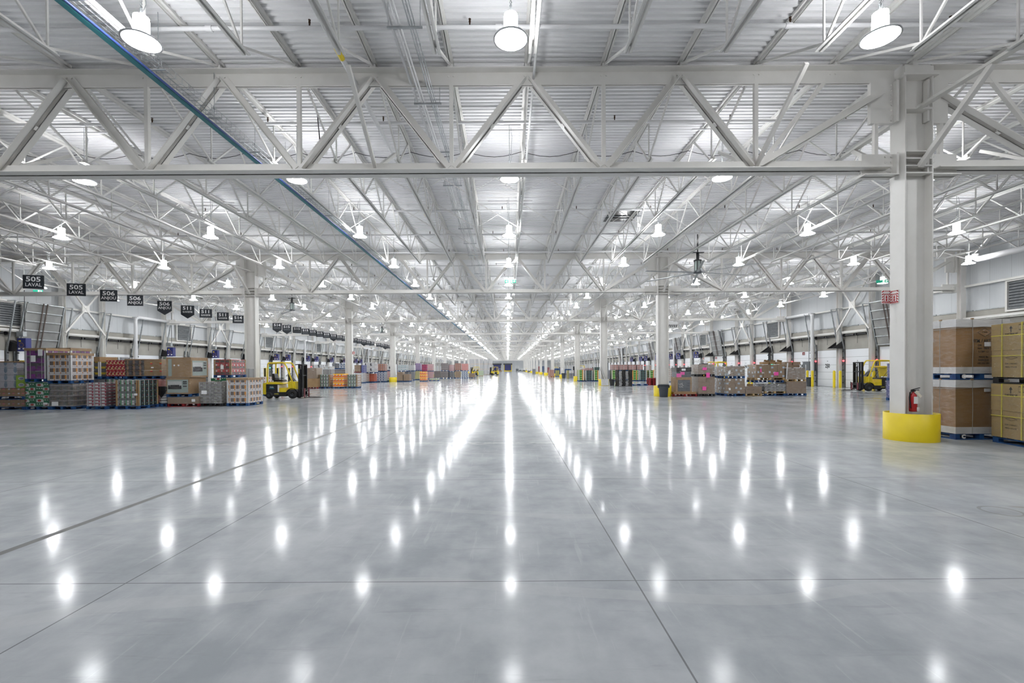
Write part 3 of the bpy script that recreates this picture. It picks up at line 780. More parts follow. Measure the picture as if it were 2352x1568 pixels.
for side, s in (('right', 1), ('left', -1)):
    x = WALL_R if s > 0 else WALL_L
    K = DK[s]
    for b in range(0, NG):
        for k in range(5):
            y = Y0 + BAY * b + 1.65 + 3.3 * k
            if y > YEND - 2 or (s > 0 and y < 30): continue
            dn = 250 - int(round((y - 38.48) / 3.3)) if s > 0 else None
            opened = (s > 0 and dn in (252, 244, 240, 236, 229)) or (s < 0 and (round((y - 31.88) / 3.3) in (0, 22, 26, 31)))
            lab = f'white sectional dock door, {ordn(b * 5 + k + 1)} along the {side} wall' if not opened else f'dock door raised on its leaning tracks, {ordn(b * 5 + k + 1)} along the {side} wall'
            if s > 0 and 244 <= dn <= 250: lab = f'white sectional dock door numbered {dn} on the right wall'
            if y > 118 and not opened:
                d = link('door_%d' % num, K['all'], None, (x, y, 0)); tag(d, lab, 'door', f'dock doors of the {side} wall', 'structure')
            else:
                d = thing('door_%d' % num, lab, 'door', (x, y, 0), group=f'dock doors of the {side} wall', kind='structure')
                if opened:
                    link('raised_leaf', K['raised_leaf'], d); link('strut', K['strut'], d); link('strap_rail', K['strap_rail'], d)
                    link('dark_opening', MB().box(*sorted((-s * 0.0, -s * .02)), -1.24, 1.24, 0, 3.1).mesh('dark_opening', M_DOORWHITE), d)
                else: link('door_leaf', K['door_leaf'], d)
                link('track', K['trackA'], d); link('track', K['trackB'], d); link('spring', K['spring'], d)
                if y < 75: link('pull_cord', K['pull_cord'], d)
                if s > 0 and 238 <= dn <= 251:
                    text('number', str(dn), .46, M_INK, d, (-.07, 0, 1.74), (R(90), 0, R(-90)), depth=.004, sx=.8, bold=.008)
            num += 1
            # wedge or blue box above the gap between doors, one in two
            yg = y + 1.65
            if yg < 100:
                if s < 0 and k in (0, 1, 3, 4) and b >= 1 and (b + k) % 2 == 1 or (s < 0 and b >= 3 and k in (1, 3)) or (s > 0 and yg > 60 and k in (0, 2, 3)):
                    t = thing('dock_fan', f'navy blue wall box on a black arm, high on the {side} wall after door {ordn(b * 5 + k + 1)}', 'dock equipment', (x - s * .05, yg, 3.0), group=f'blue boxes along the {side} wall')
                    obj('case', MB().box(*sorted((-s * .62, -s * 1.18)), -.18, .18, 0, .86), M_NAVY, t)
                    obj('arm', MB().prism([(0, 0), (-s * .62, 0), (-s * .62, .45), (0, .75)], -.2, .2), M_BLACKP, t)
                    for q, (a_, z_) in enumerate(((-.15, .12), (.15, .12), (-.1, .62))):
                        obj('sticker', MB().box(-s * .9 + a_ - .07, -s * .9 + a_ + .07, -.186, -.18, z_, z_ + .1), M_WHITE if q < 2 else M_YEL, t)
                    obj('ring', MB().lathe([(.13, 0), (.16, .004), (.16, 0)], n=16), M_WHITE if s > 0 else M_ORANGEK, t, (-s * .9, -.19, .40), (R(90), 0, 0))
                    obj('control_box', MB().box(*sorted((-s * .5, -s * .95)), -.12, .12, .98, 1.30), M_GALV, t)
                    if s < 0: obj('hanging_rod', MB().cyl((.9, .05, 1.3), (.9, .05, 5.4), .02, n=5), M_BLACKP, t)
                elif s > 0 and yg < 62 and k in (0, 2, 4):
                    t = thing('black_wedge_hood', f'black triangular hood on the right wall after door {dn}', 'dock equipment', (x - .05, yg, 3.15), group='black triangular hoods on the right wall')
                    obj('side_plate', MB().prism([(-.02, 0), (-1.02, 0), (-.02, .72)], -.30, -.27), M_BLACKP, t)
                    obj('side_plate', MB().prism([(-.02, 0), (-1.02, 0), (-.02, .72)], .27, .30), M_BLACKP, t)
                    obj('bottom_plate', MB().box(-.95, -.02, -.27, .27, 0, .02), M_BLACKP, t)
            if yg < 110:
                t = thing('dock_signal_light', f'small dock signal light on the {side} wall beside door {ordn(b * 5 + k + 1)}', 'signal light', (x - s * .12, yg - .25, 1.75), group=f'dock signal lights on the {side} wall')
                link('housing', SIGM, t)
                gr = (num * 7) % 6 == 0
                obj('lens', MB().cyl((-s * .06, -.06, .40 if not gr else .2), (-s * .06, -.11, .40 if not gr else .2), .07, n=10), M_RED_ON if not gr else M_GREEN_ON, t)

# rain leaders
for side, s in (('left', -1), ('right', 1)):
    x = (WALL_R - .62) if s > 0 else (WALL_L + .70)
    for k, y in enumerate((39.6, 72.6, 105.6, 138.6)):
        m = MB().cyl((0, 0, 0), (0, 0, 6.15), .13, n=16)
        m.tube([(0, 0, 6.10), (0, .05, 6.22), (0, .18, 6.30), (0, .35, 6.32)], .14, n=12)
        m.cyl((0, .3, 6.32), (0, 5.2, 6.32), .13, n=16)
        p = obj('drain_pipe', m, M_PIPE, None, (x, y, 0))
        tag(p, f'thick white vertical drain pipe, {ordn(k + 1)} along the {side} wall', 'pipe', f'drain pipes of the {side} wall')
# big ceiling duct near the right wall
m = MB().cyl((0, 0, 0), (0, 13.5, 0), .15, n=18).tube([(0, 13.4, 0), (0, 13.7, 0), (0, 13.85, .12), (0, 13.85, .3)], .15, n=12)
p = obj('drain_pipe', m, M_PIPE, None, (25.0, 10.5, 7.35)); tag(p, 'thick white pipe hung under the roof beside the right wall', 'pipe')
# louvres
for side, s, ys in (('left', -1, (29.9, 46.4, 62.9, 79.4)), ('right', 1, (23.6, 46.4, 62.9, 79.4))):
    x = WALL_R if s > 0 else WALL_L
    for k, y in enumerate(ys):
        t = thing('wall_louvre', f'grey slatted air louvre in the {side} wall, {ordn(k + 1)} from the camera', 'louvre', (x - s * .05, y, 4.7), group=f'air louvres in the {side} wall')
        fr = MB()
        for a in ((-1.1, -1.0), (1.0, 1.1)): fr.box(-.08, .08, a[0], a[1], 0, 1.5)
        fr.box(-.08, .08, -1.1, 1.1, 1.5, 1.6).box(-.08, .08, -1.1, 1.1, -.1, 0)
        obj('frame', fr, M_STEEL, t)
        sl = MB()
        for q in range(10): sl.bar((0, -1.0, .08 + q * .15), (0, 1.0, .08 + q * .15), .012, .12, up=(.6 * s, 0, .8))
        obj('slat', sl, M_GALV, t)
        obj('backing', MB().box(*sorted((s * .04, s * .06)), -1, 1, 0, 1.5), M_GREYBOX, t)
#@@PART3
# ================================================================== LAMPS
def lamp_meshes():
    rim = MB().lathe([(.262, .030), (.285, .020), (.288, .0), (.262, .0)], n=28)
    lens = MB().lathe([(0, .001), (.262, .001)], n=28)
    shade = MB().lathe([(.275, .022), (.20, .055), (.115, .085)], n=28)
    body = MB().lathe([(.115, .085), (.112, .40), (.09, .41), (0, .412)], n=36, fin=.10)
    hk = MB(); hk.cyl((0, 0, .41), (0, 0, .55), .018, n=6)
    for k in range(4):
        z = .55 + k * .055; hk.tube([(-.02, 0, z), (0, 0, z + .035), (.02, 0, z), (0, 0, z - .02), (-.02, 0, z)], .006, n=4)
    hk.cyl((0, 0, .72), (0, 0, DECK - 7.06), .008, n=5)
    cord = MB().tube([(.02, 0, .47), (.06, .03, .62), (.03, .04, .85), (.08, .02, 1.2), (.05, 0, 1.45)], .008, n=4)
    return rim, lens, shade, body, hk, cord
rim, lens, shade, body, hk, cord = lamp_meshes()
LM = {'rim': (rim, M_RIM), 'lens': (lens, M_LENS), 'reflector': (shade, M_HOUSE), 'finned_body': (body, M_HOUSE), 'hanging_chain': (hk, M_GALV), 'power_cord': (cord, M_GALV)}
LMM = {k: m.mesh(k, mt) for k, (m, mt) in LM.items()}
one = MB(); MI = {'rim': 0, 'lens': 1, 'reflector': 2, 'finned_body': 2, 'hanging_chain': 3, 'power_cord': 3}
simple = MB()
simple.lathe([(0, .0), (.28, .0)], n=12, m=1); simple.lathe([(.28, .0), (.28, .03), (.115, .085), (.11, .40), (0, .41)], n=12, m=2); simple.cyl((0, 0, .41), (0, 0, 1.53), .01, n=4, m=3)
SIMPLE = simple.mesh('high_bay_lamp', [M_RIM, M_LENS, M_HOUSE, M_GALV])
LX = [.08 + 6.05 * n for n in range(-5, 5)]
LY = [7.5 + 5.5 * k for k in range(-1, 48)]
farlamp = MB(); cnt = 0
for k, y in enumerate(LY):
    if y > YEND - 3: continue
    for n, x in zip(range(-5, 5), LX):
        seen = abs(x) < (y + .3) * 1.13 + .3
        if not seen and (y > 14 or abs(x) > 13): continue
        if n == 0: line = 'over the centre aisle'
        elif n < 0: line = f'{ordn(-n)} line left of the centre aisle'
        else: line = f'{ordn(n)} line right of the centre aisle'
        lab = f'glowing high-bay lamp, {ordn(max(1, k)) if k else "behind-camera"} row from the camera, {line}'
        z = 7.06
        if cnt < 300:
            if y < 48:
                t = thing('high_bay_lamp', lab, 'lamp', (x, y, z), group='high-bay lamps hung from the roof')
                for nm, me in LMM.items(): link(nm, me, t, None, (0, 0, R(random.uniform(0, 360))) if nm == 'power_cord' else None)
            else:
                tag(link('high_bay_lamp', SIMPLE, None, (x, y, z)), lab, 'lamp', 'high-bay lamps hung from the roof')
            cnt += 1
        else:
            for f, mi in zip(simple.f, simple.m):
                farlamp.add([(simple.v[i][0] + x, simple.v[i][1] + y, simple.v[i][2] + z) for i in f], [tuple(range(len(f)))], mi)
o = obj('distant_high_bay_lamp', farlamp, [M_RIM, M_LENS, M_HOUSE, M_GALV])
tag(o, 'far glowing lamps merging into bright lines at the end of the hall', 'lamp', kind='stuff')

# lamp channel rails beside the rows: short white struts over each lamp
# ------------------------------------------------------------------ sprinkler pipes
for k in range(34):
    y = 8.86 + 3.4 * k
    if min(abs(y - g) for g in GY) < .25: y += .3
    xa, xb = ((-13, 13) if y < 10 else (WALL_L + 1.2, WALL_R - 1.2))
    p = thing('sprinkler_pipe', f'white sprinkler pipe across the roof, {ordn(k + 1)} from the camera', 'pipe', (0, y, 8.28), group='sprinkler pipes under the deck')
    m = MB().cyl((xa, 0, 0), (xb, 0, 0), .042, n=10)
    x = -11.4
    while x < 13: m.cyl((x, 0, 0), (x + .12, 0, 0), .055, n=10); x += 5.6
    obj('pipe_run', m, M_PIPE, p)
    if y < 45:
        hd = MB().cyl((0, 0, .03), (0, 0, .10), .016, n=6).cyl((0, 0, .10), (0, 0, .13), .022, n=8).cyl((0, 0, .155), (0, 0, .163), .026, n=8)
        hd.cyl((0, 0, .14), (0, 0, .17), .008, n=5)
        HD = HD if k else hd.mesh('sprinkler_head', mat('bronze', (.06, .03, .015), .4, .6))
        xx = -16.2 + (k % 2) * .5
        while xx < 18:
            if xa + .5 < xx < xb - .5: link('sprinkler_head', HD, p, (xx, 0, 0))
            xx += 3.1
# ------------------------------------------------------------------ long services
tr = thing('cable_tray', 'teal and blue cable run under a wire basket tray, left of the aisle', 'cable tray', (-6.75, 0, 7.28))
m = MB().box(-.05, .06, 5, 200, -.02, .03); obj('teal_cable', m, M_TEAL, tr)
m = MB().cyl((.09, 5, .0), (.09, 200, .0), .022, n=6); obj('blue_cable', m, M_BLUECAB, tr)
m = MB()
for x, z in ((.02, .14), (.14, .12), (.26, .12), (.02, .24), (.26, .24)): m.cyl((x, 5, z), (x, 120, z), .006, n=4)
y = 5.2
while y < 60: m.tube([(.02, y, .24), (.02, y, .12), (.26, y, .12), (.26, y, .24)], .005, n=4); y += .18 if y < 25 else .5
obj('wire_basket', m, M_GALV, tr)
m = MB(); y = 5.4
while y < 90:
    m.cyl((.14, y, .12), (.14, y, 1.2), .007, n=5); m.box(.0, .28, y - .015, y + .015, .10, .12); m.cyl((.14, y, .30), (.14, y, .36), .02, n=6); y += 1.65
obj('tray_hanger', m, M_GALV, tr)
cn = thing('conduit_bundle', 'parallel galvanised conduits on strut rungs, left of the centre lamps', 'conduit', (-1.9, 0, 8.1))
for x, z, r, me in ((-.14, 0, .022, M_PIPE), (-.08, 0, .022, M_PIPE), (-.26, .06, .03, M_PIPE), (.10, 0, .014, M_GALV), (.15, 0, .014, M_GALV), (.20, 0, .011, M_GALV)):
    obj('conduit', MB().cyl((x, 4.5, z), (x, 150, z), r, n=8), me, cn)
m = MB(); y = 6.1
while y < 80: m.box(-.32, .34, y - .02, y + .02, -.06, -.03); m.cyl((-.3, y, -.04), (-.3, y, .5), .006, n=4); m.cyl((.3, y, -.04), (.3, y, .5), .006, n=4); y += 2.45
obj('strut_rung', m, M_GALV, cn)
for x, z, r, lab in ((-3.42, 8.16, .055, 'white gas pipe with yellow tags, second roof pipe left of the aisle'), (.62, 8.25, .03, 'slim white conduit running beside the centre joist')):
    p = thing('roof_pipe', lab, 'pipe', (x, 0, z))
    obj('pipe_run', MB().cyl((0, 4, 0), (0, 200, 0), r, n=10), M_PIPE, p)
    if r > .04:
        for y in (9.2, 19.0, 27.5, 36, 45, 54): obj('yellow_label', MB().cyl((0, y, 0), (0, y + .35, 0), r + .003, n=10), M_YEL, p)
# slack black cable hung across the joists past the first truss
m = MB(); pts = []
for k in range(15):
    x0 = XL + SM * k
    for j in range(6): pts.append((x0 + SM * j / 6, 14.3, 8.46 - .16 * math.sin(math.pi * j / 6)))
m.tube(pts, .010, n=4)
tag(obj('slack_cable', m, M_BLACKP), 'thin black cable sagging from joist to joist behind the first truss', 'cable')
# light-gauge struts over lamps with hanging rods
CHM = MB().box(-.85, .95, -.02, .02, 0, .04).mesh('lamp_strut', M_PIPE)
for k, y in enumerate(LY):
    if 2 < y < 50:
        for n, x in zip(range(-5, 5), LX):
            if abs(x) < (y + .3) * 1.13:
                c = link('lamp_strut', CHM, None, (x, y + .02, 8.44))
                tag(c, f'thin white strut above the lamp in row {ordn(k)}, ' + ('centre line' if n == 0 else f'{ordn(abs(n))} line {"left" if n < 0 else "right"} of centre'), 'strut', 'struts the lamps hang from')
# roof hatch
h = thing('roof_hatch', 'dark louvred roof hatch in the deck, right of the centre aisle', 'hatch', (5.2, 20.8, DECK - .02))
obj('glazing', MB().box(-.66, .66, -.75, .75, .0, .015), M_HATCH, h)
obj('louvre_bar', MB().box(-.66, .66, -.12, -.06, -.03, .0).box(-.66, .66, .2, .23, -.03, 0), M_GREYBOX, h)
# big ceiling fans
def fan(x, y, z, lab, rot=0):
    t = thing('ceiling_fan', lab, 'ceiling fan', (x, y, z), rot, group='large industrial ceiling fans')
    obj('mount', MB().box(-.30, .30, -.09, .09, 1.02, 1.06).cyl((0, 0, .62), (0, 0, 1.02), .075, n=10).cyl((0, 0, .98), (0, 0, DECK - z - .06), .03, n=8).cyl((0, 0, .6), (0, 0, .66), .20, n=14), M_BLACKP, t)
    obj('motor', MB().cyl((0, 0, .10), (0, 0, .60), .165, n=20), mat('fan_motor_green', (.30, .36, .34), .3, .3), t)
    m = MB()
    for a in range(6): m.box(.155 * math.cos(a * 1.047) - .02, .155 * math.cos(a * 1.047) + .02, .155 * math.sin(a * 1.047) - .02, .155 * math.sin(a * 1.047) + .02, .06, .64)
    obj('cage', m, M_BLACKP, t)
    obj('hub', MB().lathe([(0, -.02), (.20, .0), (.24, .06), (.16, .12)], n=18), M_GREYBOX, t)
    b = MB(); 
    b.prism([(.22, .02), (2.9, -.02), (2.9, .0), (.22, .05)], -.06, .06)
    me = b.mesh('blade', M_GALV)
    for k in range(6): link('blade', me, t, None, (R(8), 0, R(60 * k + 12)))
    return t
fan(px(1603, 23.3), 23.3, 6.50, 'black and green ceiling fan right of the aisle beside the second column')
fan(px(672, 38), 38, 6.6, 'ceiling fan over the left side beyond the second truss')
fan(px(878, 62), 62, 6.65, 'ceiling fan left of the aisle near the fourth truss')
fan(px(1385, 78), 78, 6.65, 'small distant ceiling fan right of the aisle')
# junction boxes near the lamp on the left
t = thing('antenna_box', 'small white wireless antenna box hung right of the aisle', 'antenna', (px(1468, 19.5), 19.5, pz(524, 19.5)))
obj('case', MB().box(-.07, .07, -.04, .04, 0, .42), M_WHITE, t); obj('bracket', MB().cyl((0, 0, .42), (0, 0, 1.0), .012, n=5).box(-.12, .12, -.02, .02, .46, .5), M_GALV, t)
t = thing('junction_box', 'pale grey junction box clipped to the second joist left of the aisle', 'junction box', (px(745, 11.8), 11.8, pz(352, 11.8)))
obj('case', MB().box(-.10, .10, -.07, .07, 0, .18), M_WHITE, t); obj('conduit_drop', MB().cyl((-.05, 0, .18), (-.12, 0, 1.0), .014, n=6), M_BLACKP, t)
# unit heater by the second right column
t = thing('unit_heater', 'white unit heater with dark vanes right of the second right-hand column', 'heater', (px(1541, 30), 30, pz(756, 30)))
obj('case', MB().box(-.32, .32, -.3, .3, 0, .42), M_WHITE, t)
m = MB()
for k in range(5): m.bar((-.24 + k * .12, -.31, .05), (-.20 + k * .12, -.31, .22), .05, .02, up=(0, 1, 0))
obj('vane', m, M_BLACKP, t); obj('hanger', MB().cyl((-.25, 0, .42), (-.25, 0, 4.2), .012, n=5).cyl((.25, 0, .42), (.25, 0, 4.2), .012, n=5), M_GALV, t)

# ------------------------------------------------------------------ hanging signs
NAMES = [('505', 'LAVAL', 0), ('505', 'LAVAL', 0), ('506', 'ANJOU', 0), ('506', 'ANJOU', 0), ('506', 'ANJOU', 1), ('511', 'GLOUCESTER', 1), ('511', 'GLOUCESTER', 0), ('511', 'GLOUCESTER', 0), ('514', 'BARRHAVEN', 0)]
SX = -21.0
sd = [20.2, 22.2, 24.0, 25.7, 27.9, 29.9, 31.7, 33.6, 35.5]
more = [41.5, 43.3, 45.4, 47.3, 49.1, 50.9, 52.8, 54.9, 56.9, 58.7, 62.5, 64.5, 66.5, 68.6, 70.3, 74.1, 76.5, 78.1, 80.2, 82.4]
for k, D in enumerate(sd + more):
    if k < 9: a, b2, pt = NAMES[k]
    else: a, b2, pt = (('514', '', 1) if k == 9 else ('515', '', 1) if k in (10, 16, 21, 26) else ('515', '', 0))
    zc = 5.66 - .03
    t = thing('hanging_sign', f'charcoal hanging sign reading {a} {b2}'.strip() + f', {ordn(k + 1)} in the row on the left', 'sign', (SX, D, zc), R(14), group='charcoal hanging aisle signs')
    W, Hh = .385, .30
    poly = [(-W, -Hh), (W, -Hh), (W, Hh), (-W, Hh)] if not pt else [(-W, -Hh), (0, -Hh - .26), (W, -Hh), (W, Hh), (-W, Hh)]
    obj('board', MB().prism(poly, -.012, .012), M_SIGN, t)
    obj('hanging_wire', MB().cyl((-W + .05, 0, Hh), (-W + .05, 0, DECK - zc), .004, n=4).cyl((W - .05, 0, Hh), (W - .05, 0, DECK - zc), .004, n=4), M_GALV, t)
    text('number', a, .30, M_PAPER, t, (0, -.015, .11), FRONT, sx=1.25, bold=.006)
    if b2: text('name', b2, .22 if len(b2) < 7 else .15, M_PAPER, t, (0, -.015, -.13), FRONT, sx=.95 if len(b2) < 7 else .62, bold=.002)
    else: obj('name_bar', MB().box(-.28, .28, -.016, -.012, -.20, -.08), M_GREYBOX, t)

def exit_sign(x, y, z, lab, both=True, rz=0, sc=1):
    t = thing('exit_sign', lab, 'exit sign', (x, y, z), rz); t.scale = (sc,) * 3
    obj('case', MB().box(-.31, .31, -.03, .03, 0, .17), M_EXIT, t)
    m = MB()
    sides = ((-1, 1) if both else (1,))
    for q in sides:
        cx = q * .20
        m.prism([(cx + q * .07, .085), (cx, .14), (cx, .10), (cx - q * .05, .10), (cx - q * .05, .07), (cx, .07), (cx, .03)], -.036, -.032)
    obj('arrow', m, M_EXITW, t)
    m = MB()
    for q in sides:
        cx = q * .06; m.box(cx - .045, cx + .045, -.036, -.032, .02, .15)
    obj('pictogram', m, M_EXITW, t)
    m = MB()
    for q in sides:
        cx = q * .06; m.lathe([(0, 0), (.012, 0)], (cx, -.037, .125), n=8) if False else None
        m.box(cx - .012, cx + .012, -.039, -.036, .055, .11); m.box(cx - .03, cx + .03, -.039, -.036, .09, .10); m.bar((cx, -.0375, .06), (cx - .03, -.0375, .03), .003, .012); m.bar((cx, -.0375, .06), (cx + .03, -.0375, .035), .003, .012)
        m.cyl((cx, -.036, .128), (cx, -.039, .128), .012, n=8)
    obj('running_figure', m, M_EXIT, t)
    obj('hanger', MB().cyl((0, 0, .17), (0, 0, DECK - z - .1), .012, n=6), M_GALV, t)
exit_sign(px(1173, 27.5) , 25.2, pz(650, 25.2), 'green exit sign with two arrows hanging over the centre aisle', True)
exit_sign(px(2026, 28.5), 28.5, pz(654, 28.5), 'green exit sign with right arrow beside the big right column', False, R(-20))
exit_sign(px(90, 30), 30, pz(665, 30), 'small green exit sign under the first hanging sign at left', False, R(20), .8)

# ------------------------------------------------------------------ things on the near right column
Xc = XR + .09
def ext_sign(loc, rz, lab):
    t = thing('extinguisher_sign', lab, 'sign', loc, rz); t.scale = (.78, 1, 1)
    obj('plate', MB().box(-.14, .14, -.004, .004, 0, .31), M_WHITE, t)
    m = MB()
    for k in range(5):
        z = .012 + k * .06
        for q in (-1, 1): m.prism([(q * .135, z), (q * .135, z + .03), (q * .085, z + .055), (q * .085, z + .025)], -.006, -.004)
    for k in range(5):
        x = -.10 + k * .046
        for z in (.275, .005): m.prism([(x, z), (x + .022, z), (x + .042, z + .03), (x + .02, z + .03)], -.006, -.004)
    obj('stripe', m, M_REDP, t)
    obj('frame', MB().box(-.075, .075, -.0065, -.0045, .035, .235).box(-.058, .058, -.0068, -.006, .05, .205, 1), [M_REDP, M_WHITE], t)
    obj('extinguisher_symbol', MB().box(-.022, .022, -.009, -.007, .06, .115).box(-.022, .022, -.009, -.007, .122, .165).prism([(-.022, .165), (.022, .165), (.008, .185), (-.008, .185)], -.009, -.007).box(-.012, .03, -.009, -.007, .183, .19), M_REDP, t)
    text('lettering', 'EXTINCTEUR', .022, M_WHITE, t, (0, -.0085, .221), FRONT, depth=.0005)
ext_sign((Xc - .305 - .105, Y0 + .19, pz(697.5, Y0 + .19, 2045)), 0, 'red and white fire extinguisher sign facing front on the big right column')
ext_sign((Xc - .328, Y0 + .06, pz(697.5, Y0 + .06, 2055)), R(-90), 'red and white fire extinguisher sign flat on the column side')
t = thing('fire_extinguisher', 'red fire extinguisher with tag on the big right column above its yellow guard', 'fire extinguisher', (Xc - .10, Y0 - .17, .66))
obj('cylinder', MB().lathe([(0, 0), (.07, 0), (.075, .03), (.075, .33), (.055, .39), (.022, .42), (.022, .45)], n=20), M_REDP, t)
obj('valve', MB().box(-.03, .03, -.03, .03, .45, .49).bar((-.03, 0, .49), (.13, -.02, .535), .03, .015).bar((-.03, 0, .47), (.11, -.02, .485), .03, .015), M_BLACKP, t)
obj('hose', MB().tube([(-.03, -.01, .46), (-.085, -.02, .43), (-.095, -.02, .3), (-.09, -.03, .14), (-.085, -.03, .08)], .013, n=8), M_BLACKP, t)
obj('label', MB().box(-.05, .04, -.080, -.074, .18, .34), M_PAPER, t)
obj('small_label', MB().box(.02, .07, -.079, -.06, .02, .10), M_PAPER, t)
m = MB().bar((.02, -.05, .46), (.12, -.07, .33), .004, .06, up=(1, 0, 0)); obj('inspection_tag', m, mat('cream_tag', (.75, .70, .58), .7), t)
# small signs on other columns
for cxn, yy_, zz, q in ((XL, GY[2] - .21, pz(816, GY[2], 811), 1), (XR, GY[3] - .21, 2.2, -1)):
    pass
def small_sign(x, y, z, lab):
    t = thing('extinguisher_sign', lab, 'sign', (x, y, z)); obj('plate', MB().box(-.13, .13, -.01, .01, 0, .3), M_WHITE, t)
    obj('frame', MB().box(-.1, .1, -.014, -.01, .04, .26).box(-.05, .05, -.018, -.013, .08, .2, 1), [M_REDP, M_WHITE], t)
small_sign(XL + .46, GY[2] - .1, pz(814, GY[2], 811), 'small red and white sign on the second left-hand column')
for D_, wd in ((41, 'just before the grey cabinet'), (58.2, 'by the raised door beyond the cartons'), (62, 'furthest of the three')): small_sign(WALL_R - .45, D_, 2.72, f'small red and white sign on the right wall, {wd}')
#@@PART4
# ================================================================== PALLETS AND LOADS
PALC = {}
def pallet_mesh(w, d, kind):
    key = (round(w, 1), round(d, 1), kind)
    if key in PALC: return PALC[key]
    w, d = key[0], key[1]; m = MB()
    for k in range(3):
        c = -w / 2 + .05 + (w - .10) * k / 2
        for j in range(3):
            e = -d / 2 + .07 + (d - .14) * j / 2
            m.box(c - .05, c + .05, e - .07, e + .07, .018, .10)
        m.box(c - .05, c + .05, -d / 2, d / 2, .0, .018); m.box(c - .05, c + .05, -d / 2, d / 2, .10, .118)
    nb = 7
    for k in range(nb):
        e = -d / 2 + .05 + (d - .10) * k / (nb - 1); m.box(-w / 2, w / 2, e - .045, e + .045, .118, .136)
    for e in (-d / 2 + .05, d / 2 - .05): m.box(-w / 2, w / 2, e - .05, e + .05, .0, .018)
    me = m.mesh('pallet', PALM[kind]); PALC[key] = me
    return me
PH = .136
def add_pallet(x, y, z, w, d, kind, lab, rz=0):
    o = link('pallet', pallet_mesh(w, d, kind), None, (x, y, z), (0, 0, rz))
    adj = {'blue': 'blue painted wooden', 'wood': 'bare wooden', 'red': 'dark red', 'black': 'black plastic'}[kind]
    ws = lab.replace(',', ' ,').split()[:11]
    while ws[-1] in (',', 'the', 'of', 'on', 'a', 'and', 'with', 'in', 'left', 'right', 'at', 'under', 'behind', 'beside'): ws.pop()
    sl = ' '.join(ws).replace(' ,', ',')
    return tag(o, f'{adj} pallet under {sl}', 'pallet', f'{kind} pallets under goods')
def shell(w, d, h, wr=.02):
    """film shell round a load, wrinkled"""
    m = MB(); nx, nz = 10, 8
    rnd = random.Random(int(w * 100 + h * 37 + d * 11))
    per = []
    for (ax, ay, bx, by) in ((-w, -d, w, -d), (w, -d, w, d), (w, d, -w, d), (-w, d, -w, -d)):
        for k in range(nx): per.append((ax + (bx - ax) * k / nx, ay + (by - ay) * k / nx))
    n = len(per); vs = []
    for j in range(nz + 1):
        for (a, b) in per:
            f = 1 + rnd.uniform(0, wr); vs.append((a / 2 * f + (.004 if a > 0 else -.004), b / 2 * f + (.004 if b > 0 else -.004), h * j / nz))
    m.add(vs, [(j * n + i, j * n + (i + 1) % n, (j + 1) * n + (i + 1) % n, (j + 1) * n + i) for j in range(nz) for i in range(n)], 0, False)
    top = [(a / 2, b / 2, h + .004) for a, b in per]
    m.add(top, [tuple(range(n))])
    return m
